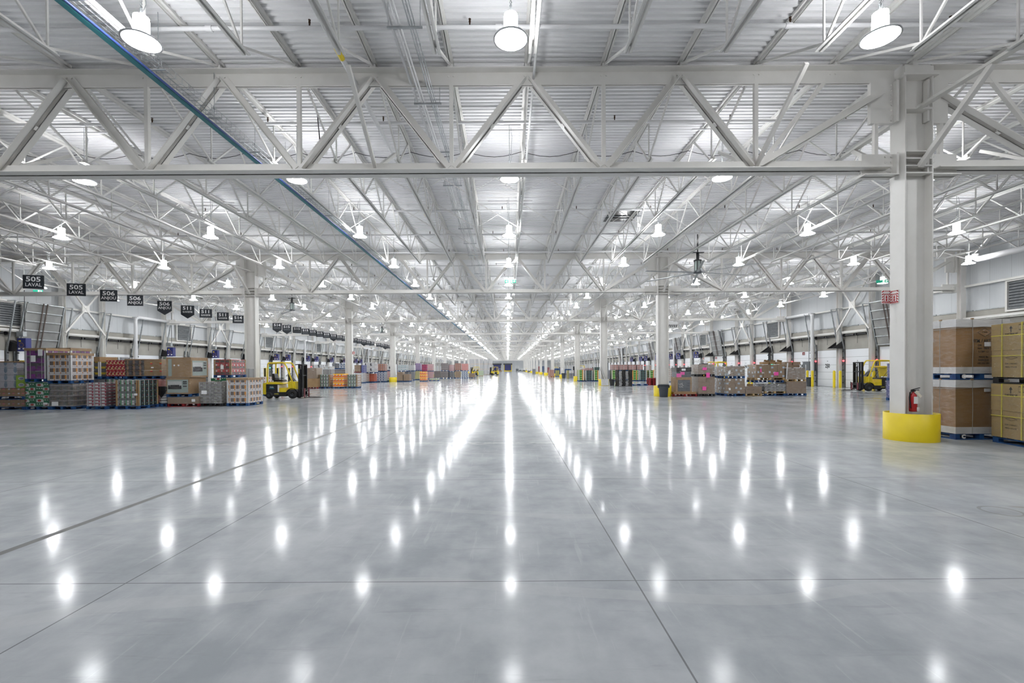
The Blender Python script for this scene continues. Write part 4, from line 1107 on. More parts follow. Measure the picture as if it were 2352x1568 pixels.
def goods(x0, x1, y, z0, z1, d, mt, lab, n=(3, 3, 5), ms=None, wrap=None, pal=None, near=False, cap=None, note=None, posts=None, rz=0, jit=.006, cat='palletised goods', white_edge=False, base=None, group='goods stacked on pallets'):
    """a load: front face at y, from x0 to x1, height z0..z1 including its pallet"""
    BOXES.append((x0, x1, y, y + d, z1 + .005))
    w = x1 - x0; cx = (x0 + x1) / 2; cyy = y + d / 2; z = z0
    if pal: add_pallet(cx, cyy, z0, w + .04, d + .04, pal, lab, rz); z += PH
    h = z1 - z
    lab = lab[0].upper() + lab[1:] if False else lab
    rnd = random.Random(int(x0 * 77 + z0 * 13 + y * 5))
    mats = [M[mt] if isinstance(mt, str) else mt]; si = None
    if ms: mats.append(M[ms] if isinstance(ms, str) else ms); si = 1
    nx, ny, nz = n
    layers = []
    for k in range(nz):
        m = MB()
        for i in range(nx):
            for j in range(ny):
                if 0 < i < nx - 1 and 0 < j < ny - 1 and k < nz - 1: continue
                a, b, c = w / nx, d / ny, h / nz
                ox, oy = rnd.uniform(-jit, jit), rnd.uniform(-jit, jit)
                g_ = .003
                xx0, yy0 = -w / 2 + a * i + ox, -d / 2 + b * j + oy
                m.box(xx0 + g_, xx0 + a - g_, yy0 + g_, yy0 + b - g_, c * k + (g_ if k else 0), c * (k + 1) - g_, 0, si)
        layers.append(m)
    if near:
        t = thing('pallet_load', lab, cat, (cx, cyy, z), rz, group=group)
        for m in layers: obj('carton_layer', m, mats, t)
    else:
        mm = MB()
        for m in layers: mm.add(m.v, m.f); mm.m[-len(m.m):] = m.m
        t = obj('pallet_load', mm, mats, None, (cx, cyy, z), (0, 0, rz)); tag(t, lab, cat, group)
    if cap: obj('cap_tray', MB().box(-w / 2 - .02, w / 2 + .02, -d / 2 - .02, d / 2 + .02, h - cap[1], h + .012), cap[0], t)
    if base: obj('base_tray', MB().box(-w / 2 - .02, w / 2 + .02, -d / 2 - .02, d / 2 + .02, 0, base[1]), base[0], t)
    if posts:
        for sx in (-1, 1):
            for sy in (-1, 1):
                if sy > 0 and not near: continue
                c = MB(); a = sorted((sx * (w / 2 + .012), sx * (w / 2 - .07))); b_ = sorted((sy * (d / 2 + .012), sy * (d / 2)))
                c.box(a[0], a[1], b_[0], b_[1], 0, h); a = sorted((sx * (w / 2 + .012), sx * (w / 2))); b_ = sorted((sy * (d / 2 + .012), sy * (d / 2 - .07)))
                c.box(a[0], a[1], b_[0], b_[1], 0, h); obj('corner_post', c, posts, t)
    if wrap: obj('stretch_wrap', shell(w + .03, d + .03, h + .005), wrap, t)
    for nt in (note or ()):
        u, v_, a, b_, mm_ = nt
        obj('paper_note', MB().box(-w / 2 + u * w - a / 2, -w / 2 + u * w + a / 2, -d / 2 - .03, -d / 2 - .024, v_ * h - b_ / 2, v_ * h + b_ / 2), mm_, t, None, (0, R(rnd.uniform(-3, 3)) * 0, 0))
    return t
def G(xa, xb, yb, yt, D, d, mt, lab, **k):
    """load placed by the picture: xa, xb edges of the front face, yb, yt bottom and top"""
    xm = (xa + xb) / 2
    z0 = max(0, pz(yb, D, xm)) if yb is not None else 0
    if z0 < .55: z0 = 0
    else:
        z0 = support(px(xa, D), px(xb, D), D, D + d, z0) or 0
    return goods(px(xa, D), px(xb, D), D, z0, pz(yt, D, xm), d, mt, lab, **k)

# supports: what already stands where an upper load is to go
BOXES = []
def support(x0, x1, y0, y1, z):
    best = None
    for a0, a1, b0, b1, t in BOXES:
        if min(x1, a1) - max(x0, a0) > .25 * (x1 - x0) and min(y1, b1) - max(y0, b0) > .2 and abs(t - z) < .45:
            if best is None or t > best: best = t
    return best
# ---- left front row
D = 19.8
goods(px(-70, D), px(55, D), D, 0, .44, 1.15, 'kraft_tray', 'low brown carton layer at the far left, lowest in the corner stack', n=(3, 2, 2), pal='blue', near=True, wrap=M_FILM)
goods(px(-70, D), px(56, D), D, .45, .93, 1.15, 'kraft_tray', 'brown cartons with pink labels on the second pallet at far left', n=(3, 2, 2), pal='blue', near=True)
goods(px(-50, D), px(26, D), D + .1, .94, 2.10, .9, 'white_blue', 'tall white cartons with blue pictures on the far left stack', n=(2, 2, 4), near=True, cap=(M_KRAFT, .03))
goods(px(27.5, D), px(50, D), D + .15, .94, 1.50, .5, 'lime', 'lime green toilet-paper cartons beside the white cartons', n=(1, 1, 2), near=True)
goods(px(58, D), px(112, D), D, 0, 1.20, 1.10, 'green_red', 'green and white cartons with red oval logos, lower left stack', n=(2, 2, 7), pal='blue', near=True, wrap=M_FILM, note=[(.86, .12, .18, .09, M_PAPER)])
goods(px(58, D), px(106, D), D, 1.21, 2.67, 1.05, 'purple', 'shrink-wrapped purple cartons with white corner posts above the green cartons', n=(2, 2, 4), pal='blue', near=True, wrap=M_FILM, posts=M_WCARD, cap=(M_KRAFT, .10), note=[(.42, .66, .20, .28, M_PAPER), (.76, .86, .20, .28, M_PAPER)])
goods(px(112, 21.6), px(163, 21.6), 21.6, 1.3, 2.76, 1.05, 'purple', 'second stack of purple cartons peeking over the orange and white ones', n=(2, 2, 4), pal='blue', near=True, posts=M_WCARD, cap=(M_KRAFT, .12), wrap=M_FILM)
goods(px(112, 21.6), px(163, 21.6), 21.6, 0, 1.29, 1.05, 'kraft_plain', 'plain cartons hidden behind the dark tins, under purple cartons', n=(2, 2, 4), pal='blue')
goods(px(114, D), px(167, D), D, 0, 1.12, 1.10, 'dark_cans', 'dark shrink-wrapped tins under the orange and white cartons', n=(4, 4, 5), pal='blue', near=True, wrap=M_FILMW, note=[(.24, .12, .28, .18, M_PAPER)])
goods(px(109, D), px(162, D), D, 1.13, 2.46, 1.10, 'orange_white', 'white and orange snack cartons on the upper pallet at left', n=(2, 2, 4), pal='blue', near=True, wrap=M_FILM, posts=M_WCARD, cap=(M_KRAFT, .10))
goods(px(198, D), px(243, D), D, 0, 1.16, 1.0, 'red_white', 'white tubs with red lids in many thin layers', n=(4, 4, 8), ms='red_white_side', pal='blue', near=True, wrap=M_FILM, jit=.003)
goods(px(266, D), px(316, D), D, 0, 1.26, 1.15, 'green_tins', 'green and white tins with brown corner boards, dark packs on their side', n=(4, 4, 4), ms='dark_packs', pal='blue', near=True, posts=M_KRAFT, jit=.003, note=[(.93, .45, .14, .09, M_PAPER)])
# row behind
D2 = 21.7
for xa, xb, mt, lab in ((195, 240, 'grey_wrap', 'grey wrapped bags under the black and yellow cartons'), (244, 285, 'green_tins', 'pale tins under the red snack bags'), (289, 330, 'blue_white', 'blue and white bags under the dark picture cartons'), (333, 371, 'pink_packs', 'salmon packs under the red-labelled brown cartons')):
    goods(px(xa, D2), px(xb, D2), D2, 0, 1.27, 1.0, mt, lab, n=(3, 2, 4), pal='blue')
goods(px(196, D2), px(229, D2), D2, 1.28, 2.33, .95, 'black_yellow', 'black cartons with yellow bands behind the orange and white cartons', n=(1, 1, 3), pal='blue', near=True, posts=M_WCARD, cap=(M_KRAFT, .22))
goods(px(236, 22.9), px(272, 22.9), 22.9, 1.28, 2.36, .95, 'grey_wrap', 'grey wrapped load with white corners behind the red snack bags', n=(2, 2, 3), near=True, posts=M_WCARD, wrap=M_FILM, pal='blue')
goods(px(236, 22.9), px(272, 22.9), 22.9, 0, 1.27, .95, 'grey_wrap', 'hidden grey load under the wrapped one', n=(2, 2, 3), pal='blue')
goods(px(244, D2), px(287, D2), D2, 1.28, 2.18, 1.0, 'red_bags', 'red snack bags with gold circles on the upper pallet', n=(4, 3, 4), pal='blue', near=True, jit=.012)
goods(px(288, D2), px(330, D2), D2, 1.28, 2.22, 1.0, 'brown_disc', 'dark cartons with round brown pictures and yellow bars', n=(3, 2, 3), pal='blue', near=True, wrap=M_FILM, cap=(M_KRAFT, .05), base=(M_KRAFT, .03))
goods(px(331, D2), px(371, D2), D2, 1.28, 2.22, 1.0, 'kraft_labels', 'brown cartons with red and yellow labels beside the sofa boxes', n=(2, 2, 3), pal='blue', near=True, wrap=M_FILM, note=[(.5, .5, .12, .06, M_PAPER)])
goods(px(374, 22.8), px(384, 22.8), 22.8, 0, 2.35, .8, 'green_tins', 'narrow column of green and white tins left of the sofa boxes', n=(1, 2, 6), near=True)
# sacks under a black tarpaulin
t = thing('sack_stack', 'stack of pale sacks under a black pointed tarpaulin', 'sacks', (px(369.5, 21), 21.5, PH), group=None)
add_pallet(px(369.5, 21), 21.5, 0, .6, 1.0, 'blue', 'sacks covered by black tarpaulin')
for k in range(6):
    m = MB(); m.lathe([(0, 0), (.22, .0), (.26, .04), (.26, .09), (.22, .13), (0, .13)], n=12); m.v = [(a * 1.0, b * 1.9, c) for a, b, c in m.v]
    obj('sack', m, noisy('sack_white', (.40, .40, .41), (.5, .5, .5), 5, .6), t, (random.uniform(-.01, .01), 0, k * .125))
m = MB(); m.prism([(-.26, .80), (.27, .80), (.27, .60), (.02, .28), (-.24, .58)], -.52, -.505); m.box(-.27, .28, -.5, .5, .77, .80); m.box(.27, .28, -.5, .45, .5, .8)
obj('tarpaulin', m, mat('black_film', (.012, .012, .014), .25), t)

# sofa cartons
def sofa_box(x0, x1, y, z0, z1, d, lab, pal, panel):
    w = x1 - x0; t = thing('sofa_carton', lab, 'carton', ((x0 + x1) / 2, y + d / 2, z0 + (PH if pal else 0)), group='long furniture cartons'); h = z1 - z0 - (PH if pal else 0)
    if pal: add_pallet((x0 + x1) / 2, y + d / 2, z0, w + .02, d, pal, lab)
    obj('carton', MB().box(-w / 2, w / 2, -d / 2, d / 2, 0, h), M_KRAFT, t)
    def sofa(o, flip, wd, hh, cx, cz):
        sage = mat('sage_print', (.30, .36, .33), .4); dk = mat('sofa_print', (.045, .045, .05), .5); pl = mat('pale_print', (.52, .54, .53), .5)
        # prints lie on the front (y) or right (x) face
        def pb(a0, a1, b0, b1, e, mt_, nm):
            if not flip: m = MB().box(cx + a0 * wd, cx + a1 * wd, -d / 2 - .004 - e, -d / 2 - e + .002, cz + b0 * hh, cz + b1 * hh)
            else: m = MB().box(w / 2 + e - .002, w / 2 + .004 + e, cx + a0 * wd, cx + a1 * wd, cz + b0 * hh, cz + b1 * hh)
            obj(nm, m, mt_, o)
        pb(-.5, .5, -.5, .5, 0, sage, 'printed_panel'); pb(-.48, .2, -.1, .38, .003, pl, 'printed_room')
        m = MB()
        for a0, a1, b0, b1 in ((-.46, .18, -.22, -.02), (-.46, -.38, -.22, .08), (.10, .18, -.22, .05), (-.36, .08, -.05, .10)):
            if not flip: m.box(cx + a0 * wd, cx + a1 * wd, -d / 2 - .012, -d / 2 - .007, cz + b0 * hh, cz + b1 * hh)
            else: m.box(w / 2 + .007, w / 2 + .012, cx + a0 * wd, cx + a1 * wd, cz + b0 * hh, cz + b1 * hh)
        obj('sofa_picture', m, dk, o)
        m = MB()
        for b0 in (.15, .3, -.05):
            if not flip: m.box(cx + .26 * wd, cx + .44 * wd, -d / 2 - .010, -d / 2 - .006, cz + b0 * hh, cz + (b0 + .09) * hh)
            else: m.box(w / 2 + .006, w / 2 + .010, cx + .26 * wd, cx + .44 * wd, cz + b0 * hh, cz + (b0 + .09) * hh)
        obj('small_pictures_print', m, dk, o)
    if panel == 'front': sofa(t, False, w * .88, h * .8, 0, h * .48)
    else: sofa(t, True, d * .86, h * .76, 0, h * .46); obj('printed_strip', MB().box(-w * .42, -w * .28, -d / 2 - .005, -d / 2, .06, h - .08), MATS.get('sage_print') or mat('sage_print', (.30, .36, .33), .4), t)
    m = MB()
    for a in (-.2, .0): m.cyl((a, -d / 2, h * .6), (a, -d / 2 - .006, h * .6), .04, n=10)
    obj('hand_hole', m, M_PAPER, t)
    obj('stretch_wrap', shell(w + .03, d + .03, h + .01), M_FILM, t)
goods(px(384, 21), px(455, 21), 21, 0, .44, 1.0, 'kraft_plain', 'low wide brown carton on the red pallet under the sofa boxes', n=(1, 1, 1), pal='red', near=True, wrap=M_FILM, note=[(.85, .5, .16, .12, M_PAPER)])
sofa_box(px(381, 21), px(435, 21), 21, .45, 1.34, 1.15, 'long brown carton with a grey sofa picture on its front, lower one', 'blue', 'front')
sofa_box(px(382, 21), px(439, 21), 21, 1.35, 2.28, 1.18, 'long brown carton with a sofa picture on its side, upper one', None, 'side')
goods(px(458, 21.1), px(509, 21.1), 21.1, 0, 1.13, 1.0, 'silver_bags', 'silvery shrink-wrapped bags right of the sofa cartons', n=(3, 2, 6), pal='black', near=True, wrap=M_FILMW, note=[(.22, .52, .24, .16, M_PAPER)], jit=.02)
goods(px(521, 21.2), px(569, 21.2), 21.2, 0, 1.29, 1.25, 'orange_white', 'white and orange snack cartons on the floor beside the forklift', n=(2, 2, 4), pal='blue', near=True, posts=M_WCARD, cap=(M_KRAFT, .09), wrap=M_FILM)
goods(px(492, 22.8), px(530, 22.8), 22.8, 1.30, 2.22, 1.3, 'red_pack', 'red and black packs wrapped with cardboard corners, upper pallet left of the column', n=(3, 3, 3), pal='blue', near=True, posts=M_KRAFT, wrap=M_FILM, note=[(.5, .5, .15, .2, M_PAPER)])
goods(px(484, 22.8), px(530, 22.8), 22.8, 0, 1.29, 1.3, 'green_red', 'green and red cartons hidden under the red and black packs', n=(3, 3, 4), pal='blue')
goods(px(547, 25.3), px(563, 25.3), 25.3, 0, 1.75, .9, 'grey_wrap', 'black wrapped crate between the cartons and the left column', n=(1, 1, 3), near=False)
goods(px(588, 29.5), px(606, 29.5), 29.5, 0, 1.22, 1.0, 'cookie', 'small stack of white tins just left of the forklift', n=(2, 3, 5), pal='blue', near=False)

# ---- behind the left forklift
G(690, 729, 893, 869, 40, 1.3, M_KRAFT, 'long furniture carton standing behind the forklift mast', n=(1, 1, 1), pal='red', near=True)
sofa_box(px(692, 40), px(728, 40), 39.8, 0.0, 0.0 + .92, 1.25, 'sofa carton on the floor right behind the forklift mast', 'red', 'front') if False else None
G(700, 727, 868, 845, 40, 1.2, 'kraft_plain', 'plain brown carton stacked right of the forklift mast', n=(1, 1, 1), near=True, wrap=M_FILM)
G(733, 757, 892, 860, 40.5, 1.1, 'green_tins', 'green and white tins right of the forklift, first of the floor row', n=(4, 3, 4), pal='blue', near=True, posts=M_KRAFT, ms='cookie')
G(765, 790, 892, 858, 40.5, 1.1, 'orange_bright', 'bright orange and yellow packs standing near the third left column', n=(4, 3, 2), pal='blue', near=True, jit=.002)
G(797, 820, 892, 860, 40.5, 1.1, 'green_tins', 'green and white tins in front of the third left column', n=(4, 3, 4), pal='blue', near=True, posts=M_KRAFT, ms='cookie')
rows = [  # xa xb yb yt D depth kind label pallet
 (718, 741, 846, 837, 52, 1.2, 'chair_print', 'white chair cartons high behind the forklift mast', None), (718, 741, 871, 847, 52, 1.2, 'white_wrap', 'wrapped white packs under the high chair cartons', None),
 (742, 760, 873, 848, 50, 1.1, 'silver_bags', 'silver bags behind the green tins', 'blue'), (743, 760, 847, 841, 50, 1.1, 'white_wrap', 'flat white bundle on the silver bags', None),
 (763, 776, 847, 834, 56, 1.1, 'grey_wrap', 'dark grey upper load behind the orange packs', 'blue'), (778, 792, 847, 834, 56, 1.1, 'blue_white', 'blue framed upper load behind the orange packs', 'blue'),
 (763, 792, 877, 848, 56, 1.1, 'dark_wrap', 'dark lower load behind the orange packs', 'blue'), (796, 806, 877, 848, 56, 1.1, 'kraft_plain', 'brown carton column left of the third column', 'blue'),
 (814, 828, 855, 838, 55, 1.1, 'kraft_plain', 'brown wrapped carton with a white sheet right of the column', 'red'), (830, 836, 855, 838, 55, 1.1, 'blue_purple', 'narrow navy packs beside the brown carton', None), (814, 834, 877, 856, 55, 1.1, 'white_wrap', 'pale lower load right of the third column', 'blue'),
 (838, 861, 856, 832, 57, 1.2, 'chair_print', 'tall white cartons printed with black chairs', 'blue'), (839, 845.5, 877, 857, 57, 1.2, 'cookie', 'white bucket packs under the chair cartons', 'blue'), (848, 860, 877, 858, 57.5, 1.1, 'orange_crate', 'coral red crate under the chair cartons', 'blue'),
 (868, 884, 853, 835, 59, 1.2, 'tomato', 'cartons with brown round pictures behind the chair cartons', 'blue'), (866, 884, 876, 854, 59, 1.1, 'blue_white', 'blue and white wrapped cartons near the third yellow guard', 'blue'),
 (888, 899, 850, 837, 62, 1.1, 'chair_print', 'small chair cartons left of the yellow guard', 'blue'), (887, 897, 869, 852, 62, 1.1, 'white_red', 'white and red pallets left of the yellow guard', 'red'),
 (912, 925, 876, 854, 60, 1.2, 'kraft_plain', 'brown cartons right of the yellow guarded column', 'blue'), (927, 940, 876, 859, 60, 1.3, 'kraft_plain', 'shorter brown cartons right of the yellow guarded column', 'blue'),
 (914, 934, 852, 837, 66, 1.2, 'white_teal', 'white cartons with teal bars on an upper pallet', 'blue'), (938, 951, 852, 838, 68, 1.2, 'white_bars', 'white panelled cartons on an upper pallet', 'blue'), (930, 950, 873, 853, 67, 1.2, 'grey_wrap', 'mixed lower load behind the brown cartons', 'blue'),
 (954, 966, 851, 834, 70, 1.1, 'purple_cans', 'purple and blue cans on an upper pallet', 'blue'), (954, 963, 872, 852, 70, 1.1, 'yellow_crates', 'pale yellow crates under the purple cans', 'blue'),
 (964, 979, 876, 853, 61.5, 1.1, 'orange_bright', 'lone orange and yellow pack stack on the aisle edge', 'blue'), (969, 980, 852, 837, 74, 1.1, 'red_blue', 'red and blue patterned bags on an upper pallet', 'blue'),
 (983, 994, 852, 836, 76, 1.2, 'white_red', 'white cartons with red bars, upper pallet', 'blue'), (983, 994, 870, 853, 76, 1.2, 'white_red', 'white cartons with red bars, lower pallet', 'blue'), (969, 981, 872, 853.5, 74, 1.1, 'dark_wrap', 'dark load behind the orange packs on the aisle edge', 'blue'),
 (997, 1011, 870, 852, 79, 1.2, 'dark_wrap', 'grey shiny wrapped load left of the taller pair', 'blue'), (1013, 1029, 851, 834, 79, 1.2, 'dark_wrap', 'tall shiny wrapped load, upper one', 'blue'), (1013, 1029, 870, 852, 79, 1.2, 'dark_wrap', 'tall shiny wrapped load, lower one', 'blue'),
 (1031, 1043, 853, 837, 80, 1.2, 'white_red', 'cream cartons with red lines on an upper pallet', 'blue'), (1030, 1043, 870, 854, 80, 1.2, 'grey_wrap', 'clear wrapped grey cartons under the cream cartons', 'blue'),
 (1045, 1058, 850, 834, 80, 1.2, 'tomato', 'dark patterned bags on an upper pallet', 'blue'), (1045, 1057, 870, 852, 80, 1.2, 'kraft_plain', 'brown carton with teal label under the patterned bags', 'blue'),
 (1060, 1075, 851, 835, 80, 1.2, 'pink_packs', 'salmon pink packs on an upper pallet', 'blue'), (1060, 1074, 870, 852, 80, 1.2, 'blue_white', 'blue and white striped packs under the pink packs', 'blue'),
 (1077, 1091, 870, 857, 81, 1.2, 'kraft_plain', 'loose brown cartons at the end of the left row', 'blue'), (1099, 1110, 863, 851, 102, 1.3, 'green_pale', 'pale green wrapped stack beside the distant forklift', 'wood'),
]
for xa, xb, yb, yt, D_, dd, mt, lab, pl in sorted(rows, key=lambda q_: -q_[2]):
    G(xa, xb, yb, yt, D_, dd, mt, lab, n=(3, 3, 3), pal=pl)
for k in range(3):
    for j, (xa, xb) in enumerate(((1077, 1090), (1091, 1100), (1101, 1110), (1111, 1121), (1122, 1132))):
        if k == 2 and j == 0: pass
        y_ = 128; z_ = k * 1.45
        goods(px(xa, y_) + .1, px(xb, y_) - .1, y_, z_, z_ + 1.449, 1.2, 'white_wrap', f'far white wrapped stack, {ordn(j + 1)} from the left, {["bottom", "middle", "top"][k]} tier', n=(2, 2, 2), pal='wood', cat='palletised goods')
# low flat loads of empty trays
for xa, xb, D_, lab in ((879, 902, 61, 'low flat load of lime trays left of the yellow guard'), (986, 1006, 64, 'low flat load of lime trays on the aisle edge')):
    G(xa, xb, 877 if D_ == 61 else 875.5, 871 if D_ == 61 else 869, D_, 1.1, 'green_pale', lab, n=(4, 3, 1), pal='blue')

# ---- right middle
rows = [
 (1329, 1341, 873, 849, 57.5, 1.2, 'green_orange', 'green and orange produce cartons right of a yellow guard, first stack', 'blue'), (1345, 1361, 873, 850, 57.5, 1.2, 'dark_green', 'dark green crates between the produce cartons', 'blue'), (1364, 1376, 873, 850, 57.5, 1.2, 'green_orange', 'green and orange produce cartons, second stack', 'blue'),
 (1405, 1417, 873, 850, 57.5, 1.2, 'green_orange', 'green and orange produce cartons behind the dark bin', 'blue'), (1393, 1402, 873, 850, 57.5, 1.2, 'grey_wrap', 'grey crates left of the third green stack', 'blue'), (1450, 1467, 873, 850, 57.5, 1.2, 'green_orange', 'green produce cartons right of the black pallet pile', 'blue'), (1469, 1485, 873, 850, 57.5, 1.2, 'dark_green', 'dark green crates right of the black pallet pile', 'blue'), (1492, 1503, 868, 850, 57.5, 1.2, 'green_orange', 'orange edged cartons left of the second column', None),
 (1406, 1420, 851, 837, 61, 1.2, 'meat', 'pink meat trays on an upper tier, first stack', 'blue'), (1423, 1441, 851, 837, 61, 1.2, 'meat', 'pink meat trays on an upper tier, second stack', 'blue'), (1444, 1461, 851, 837, 61, 1.2, 'meat', 'pink meat trays on an upper tier, third stack', 'blue'), (1463, 1477, 851, 837, 61, 1.2, 'meat', 'pink meat trays on an upper tier, fourth stack', 'blue'),
 (1406, 1477, 872, 851.5, 61, 1.2, 'white_wrap', 'wide pale base load under the meat trays', 'blue'), (1336, 1345, 850, 846, 60, 1.2, 'white_red', 'thin red and white layer above the produce cartons', None), (1345, 1362, 850, 845, 60.5, 1.2, 'meat', 'thin pink layer above the dark green crates', None), (1364, 1378, 850, 843, 60.5, 1.2, 'dark_green', 'dark green top layer left of the draped guard', None),
 (1535, 1546, 873, 846, 52, 1.1, 'cookie', 'white biscuit buckets right of the second column', 'blue'), (1548, 1556, 873, 846, 52, 1.1, 'cookie', 'more white biscuit buckets behind the television load', 'blue'),
 (1488, 1498, 846, 838, 62, 1.0, 'cookie', 'pale cartons left of the second column', None),
 (1261, 1273, 866, 849, 86, 1.2, 'tomato', 'brown and red trays near the far right columns', 'red'), (1277, 1285, 865, 850, 90, 1.2, 'yellow_black', 'yellow and black crates near the far right columns', 'blue'),
 (1223, 1230, 858, 847, 140, 1.5, 'grey_wrap', 'far grey crate near the aisle on the right', None), (1250, 1258, 861, 853, 110, 1.4, 'grey_wrap', 'grey box near the far right columns', None), (1302, 1318, 866, 857, 76, 1.2, 'grey_wrap', 'grey metal cabinet pair on the right', None), (1302, 1318, 856, 850, 76, 1.2, 'white_wrap', 'white rolls lying on the grey cabinets', None),
 (1303, 1307, 867, 850, 72.5, .6, 'yellow_black', 'thin rack of yellow and black tools', None),
]
for xa, xb, yb, yt, D_, dd, mt, lab, pl in sorted(rows, key=lambda q_: -q_[2]):
    G(xa, xb, yb, yt, D_, dd, mt, lab, n=(2, 2, 4), pal=pl, near=False, posts=M_WCARD if mt in ('green_orange', 'dark_green', 'cookie') else None)
def pallet_pile(xc, y, w, n, kind, lab, grp, z0=0.0, rot=0):
    for k in range(n):
        me = pallet_mesh(w, 1.0, kind)
        o = link('pallet', me, None, (xc + random.uniform(-.02, .02), y + random.uniform(-.02, .02), z0 + k * (PH + .001)), (0, 0, rot))
        tag(o, f'{lab}, {ordn(n - k)} from the top', 'pallet', grp)
pallet_pile(px(1432.5, 42), 42, 1.3, 11, 'black', 'black plastic pallet in the tall pile right of the dark bin', 'black pallet pile')
pallet_pile(px(1467, 43.5), 43.5, 1.4, 1, 'blue', 'single empty blue pallet on the floor', 'empty blue pallet')
pallet_pile(px(1498, 44), 44, .8, 5, 'red', 'red pallet in the low pile left of the second column', 'red pallet pile')
for xc, y, n, kd, nm in ((1237.5, 150, 17, 'red', 'red pallet in the far pile nearest the aisle'), (1247.5, 140, 17, 'blue', 'blue pallet in the far pile near the aisle'), (1259, 118, 14, 'red', 'red pallet in the far pile beside the columns'), (1276, 105, 12, 'blue', 'blue pallet in the far group beside the columns'), (1283, 105, 12, 'blue', 'blue pallet in the far group, second pile'), (1301, 95, 11, 'blue', 'blue pallet in the far group, third pile'), (1308, 95, 11, 'blue', 'blue pallet in the far group, fourth pile')):
    pallet_pile(px(xc, y), y, .6, n, kd, nm, nm + 's', z0=0 if y > 130 else .0)

# ---- right cluster at the second column
DR = 26.5
def RX(p, D_=DR): return px(p, D_)
t = thing('wrapped_television', 'wrapped grey television cartons with pink notes on a red pallet', 'palletised goods', (RX(1572), DR + .5, PH))
add_pallet(RX(1572), DR + .5, 0, 1.45, 1.2, 'red', 'wrapped television cartons')
obj('base_carton', MB().box(-.62, .70, -.5, .5, 0, .12), M_KRAFT, t)
fr = MB().box(-.46, .46, -.42, .42, .12, .98); obj('lower_carton', fr, M_KRAFT, t)
obj('lower_print', MB().box(-.36, .36, -.43, -.42, .16, .82), mat('slate_print', (.10, .11, .125), .4), t)
m = MB(); rr = random.Random(3)
for k in range(40): a, b = rr.uniform(-.33, -.05), rr.uniform(.36, .62); m.box(a, a + .035, -.436, -.43, b, b + .03)
obj('speckled_print', m, mat('pale_speckle', (.4, .4, .38), .5), t)
obj('upper_carton', MB().box(-.42, .42, -.4, .4, .98, 1.30), mat('slate_print', (.1, .11, .125), .4), t)
obj('black_top_carton', MB().box(-.44, .44, -.42, .42, 1.30, 1.55), mat('black_card', (.012, .012, .013), .35), t)
obj('top_label', MB().box(-.13, .10, -.43, -.42, 1.36, 1.48), M_PAPER, t)
obj('pink_note', MB().box(-.44, -.16, -.455, -.45, .98, 1.20), M_PINK, t); obj('pink_note', MB().box(-.22, .03, -.46, -.455, 1.12, 1.29), M_PINK, t)
obj('stretch_wrap', shell(1.0, .95, 1.56, .05), M_FILM, t)
def cluster(p0, p1, z0, z1, mt, lab, pal, notes, n=(2, 2, 3), wrapm=M_FILM, d=1.1, y=DR, **k):
    return goods(RX(p0), RX(p1), y, z0, z1, d, mt, lab, n=n, pal=pal, near=True, wrap=wrapm, note=notes, **k)
cluster(1604, 1642, 0, 1.14, 'kraft_plain', 'brown wrapped carton with one pink note, below the black pallet', 'black', [(.35, .32, .22, .22, M_PINK)])
cluster(1603, 1641, 1.15, 1.86, 'kraft_plain', 'brown wrapped cartons with a crumpled white top on the black pallet', 'black', [(.4, .55, .24, .15, M_PINK), (.6, -.10, .21, .28, M_PINK)], wrapm=M_FILMW)
m = MB(); rr = random.Random(5)
vs = []; 
for j in range(6):
    for i in range(9): vs.append((-.48 + i * .12, -.45 + j * .18, rr.uniform(0, .16) + .16 * math.sin(math.pi * i / 8) * math.sin(math.pi * j / 5)))
m.add(vs, [(j * 9 + i, j * 9 + i + 1, (j + 1) * 9 + i + 1, (j + 1) * 9 + i) for j in range(5) for i in range(8)])
m.add([(x, y, -.02) for x, y, z in vs[:9]] + vs[:9], [(i, i + 1, 10 + i, 9 + i) for i in range(8)])
tag(obj('crumpled_film', m, M_FILMW, None, (RX(1622), DR + .55, 1.90)), 'crumpled clear film heaped on the brown wrapped cartons', 'plastic film')
for z0, z1, lab, pal in ((0, 1.1, 'kraft cartons wrapped behind the television load, lower', 'black'), (1.15, 1.72, 'kraft cartons wrapped behind the television load, upper', 'black')):
    goods(RX(1598, 27.9), RX(1612, 27.9), 28.1, z0, z1, .8, 'kraft_plain', lab, n=(1, 1, 2), pal=pal, near=True, wrap=M_FILM)
cluster(1667, 1711, 0, 1.02, 'kraft_note', 'wrapped cartons with pale blue labels, lower of the pair', 'blue', [(.2, .3, .1, .1, M_PAPER)], d=1.2)
cluster(1668, 1711, 1.03, 1.74, 'kraft_note', 'wrapped cartons with pale blue labels, upper of the pair', 'blue', [(.15, .35, .14, .16, M_PAPER)], d=1.2, wrapm=M_FILMW)
goods(RX(1650, 27.9), RX(1664, 27.9), 28.0, 0, 1.0, .9, 'silver_bags', 'grey wrapped bundle left of the blue-labelled cartons, lower', n=(1, 2, 3), pal='blue', near=True, wrap=M_FILMW)
goods(RX(1650, 27.9), RX(1664, 27.9), 28.0, 1.03, 1.72, .9, 'silver_bags', 'grey wrapped bundle left of the blue-labelled cartons, upper', n=(1, 2, 2), pal='blue', near=True, wrap=M_FILMW)
cluster(1712, 1750, 0, .55, 'kraft_plain', 'low heap of brown cartons on a bare wooden pallet', 'wood', [], n=(2, 2, 2), jit=.03)
goods(RX(1727), RX(1736), DR + .3, .56, .70, .3, M_KRAFT, 'small open brown carton on the low heap', n=(1, 1, 1), near=True)
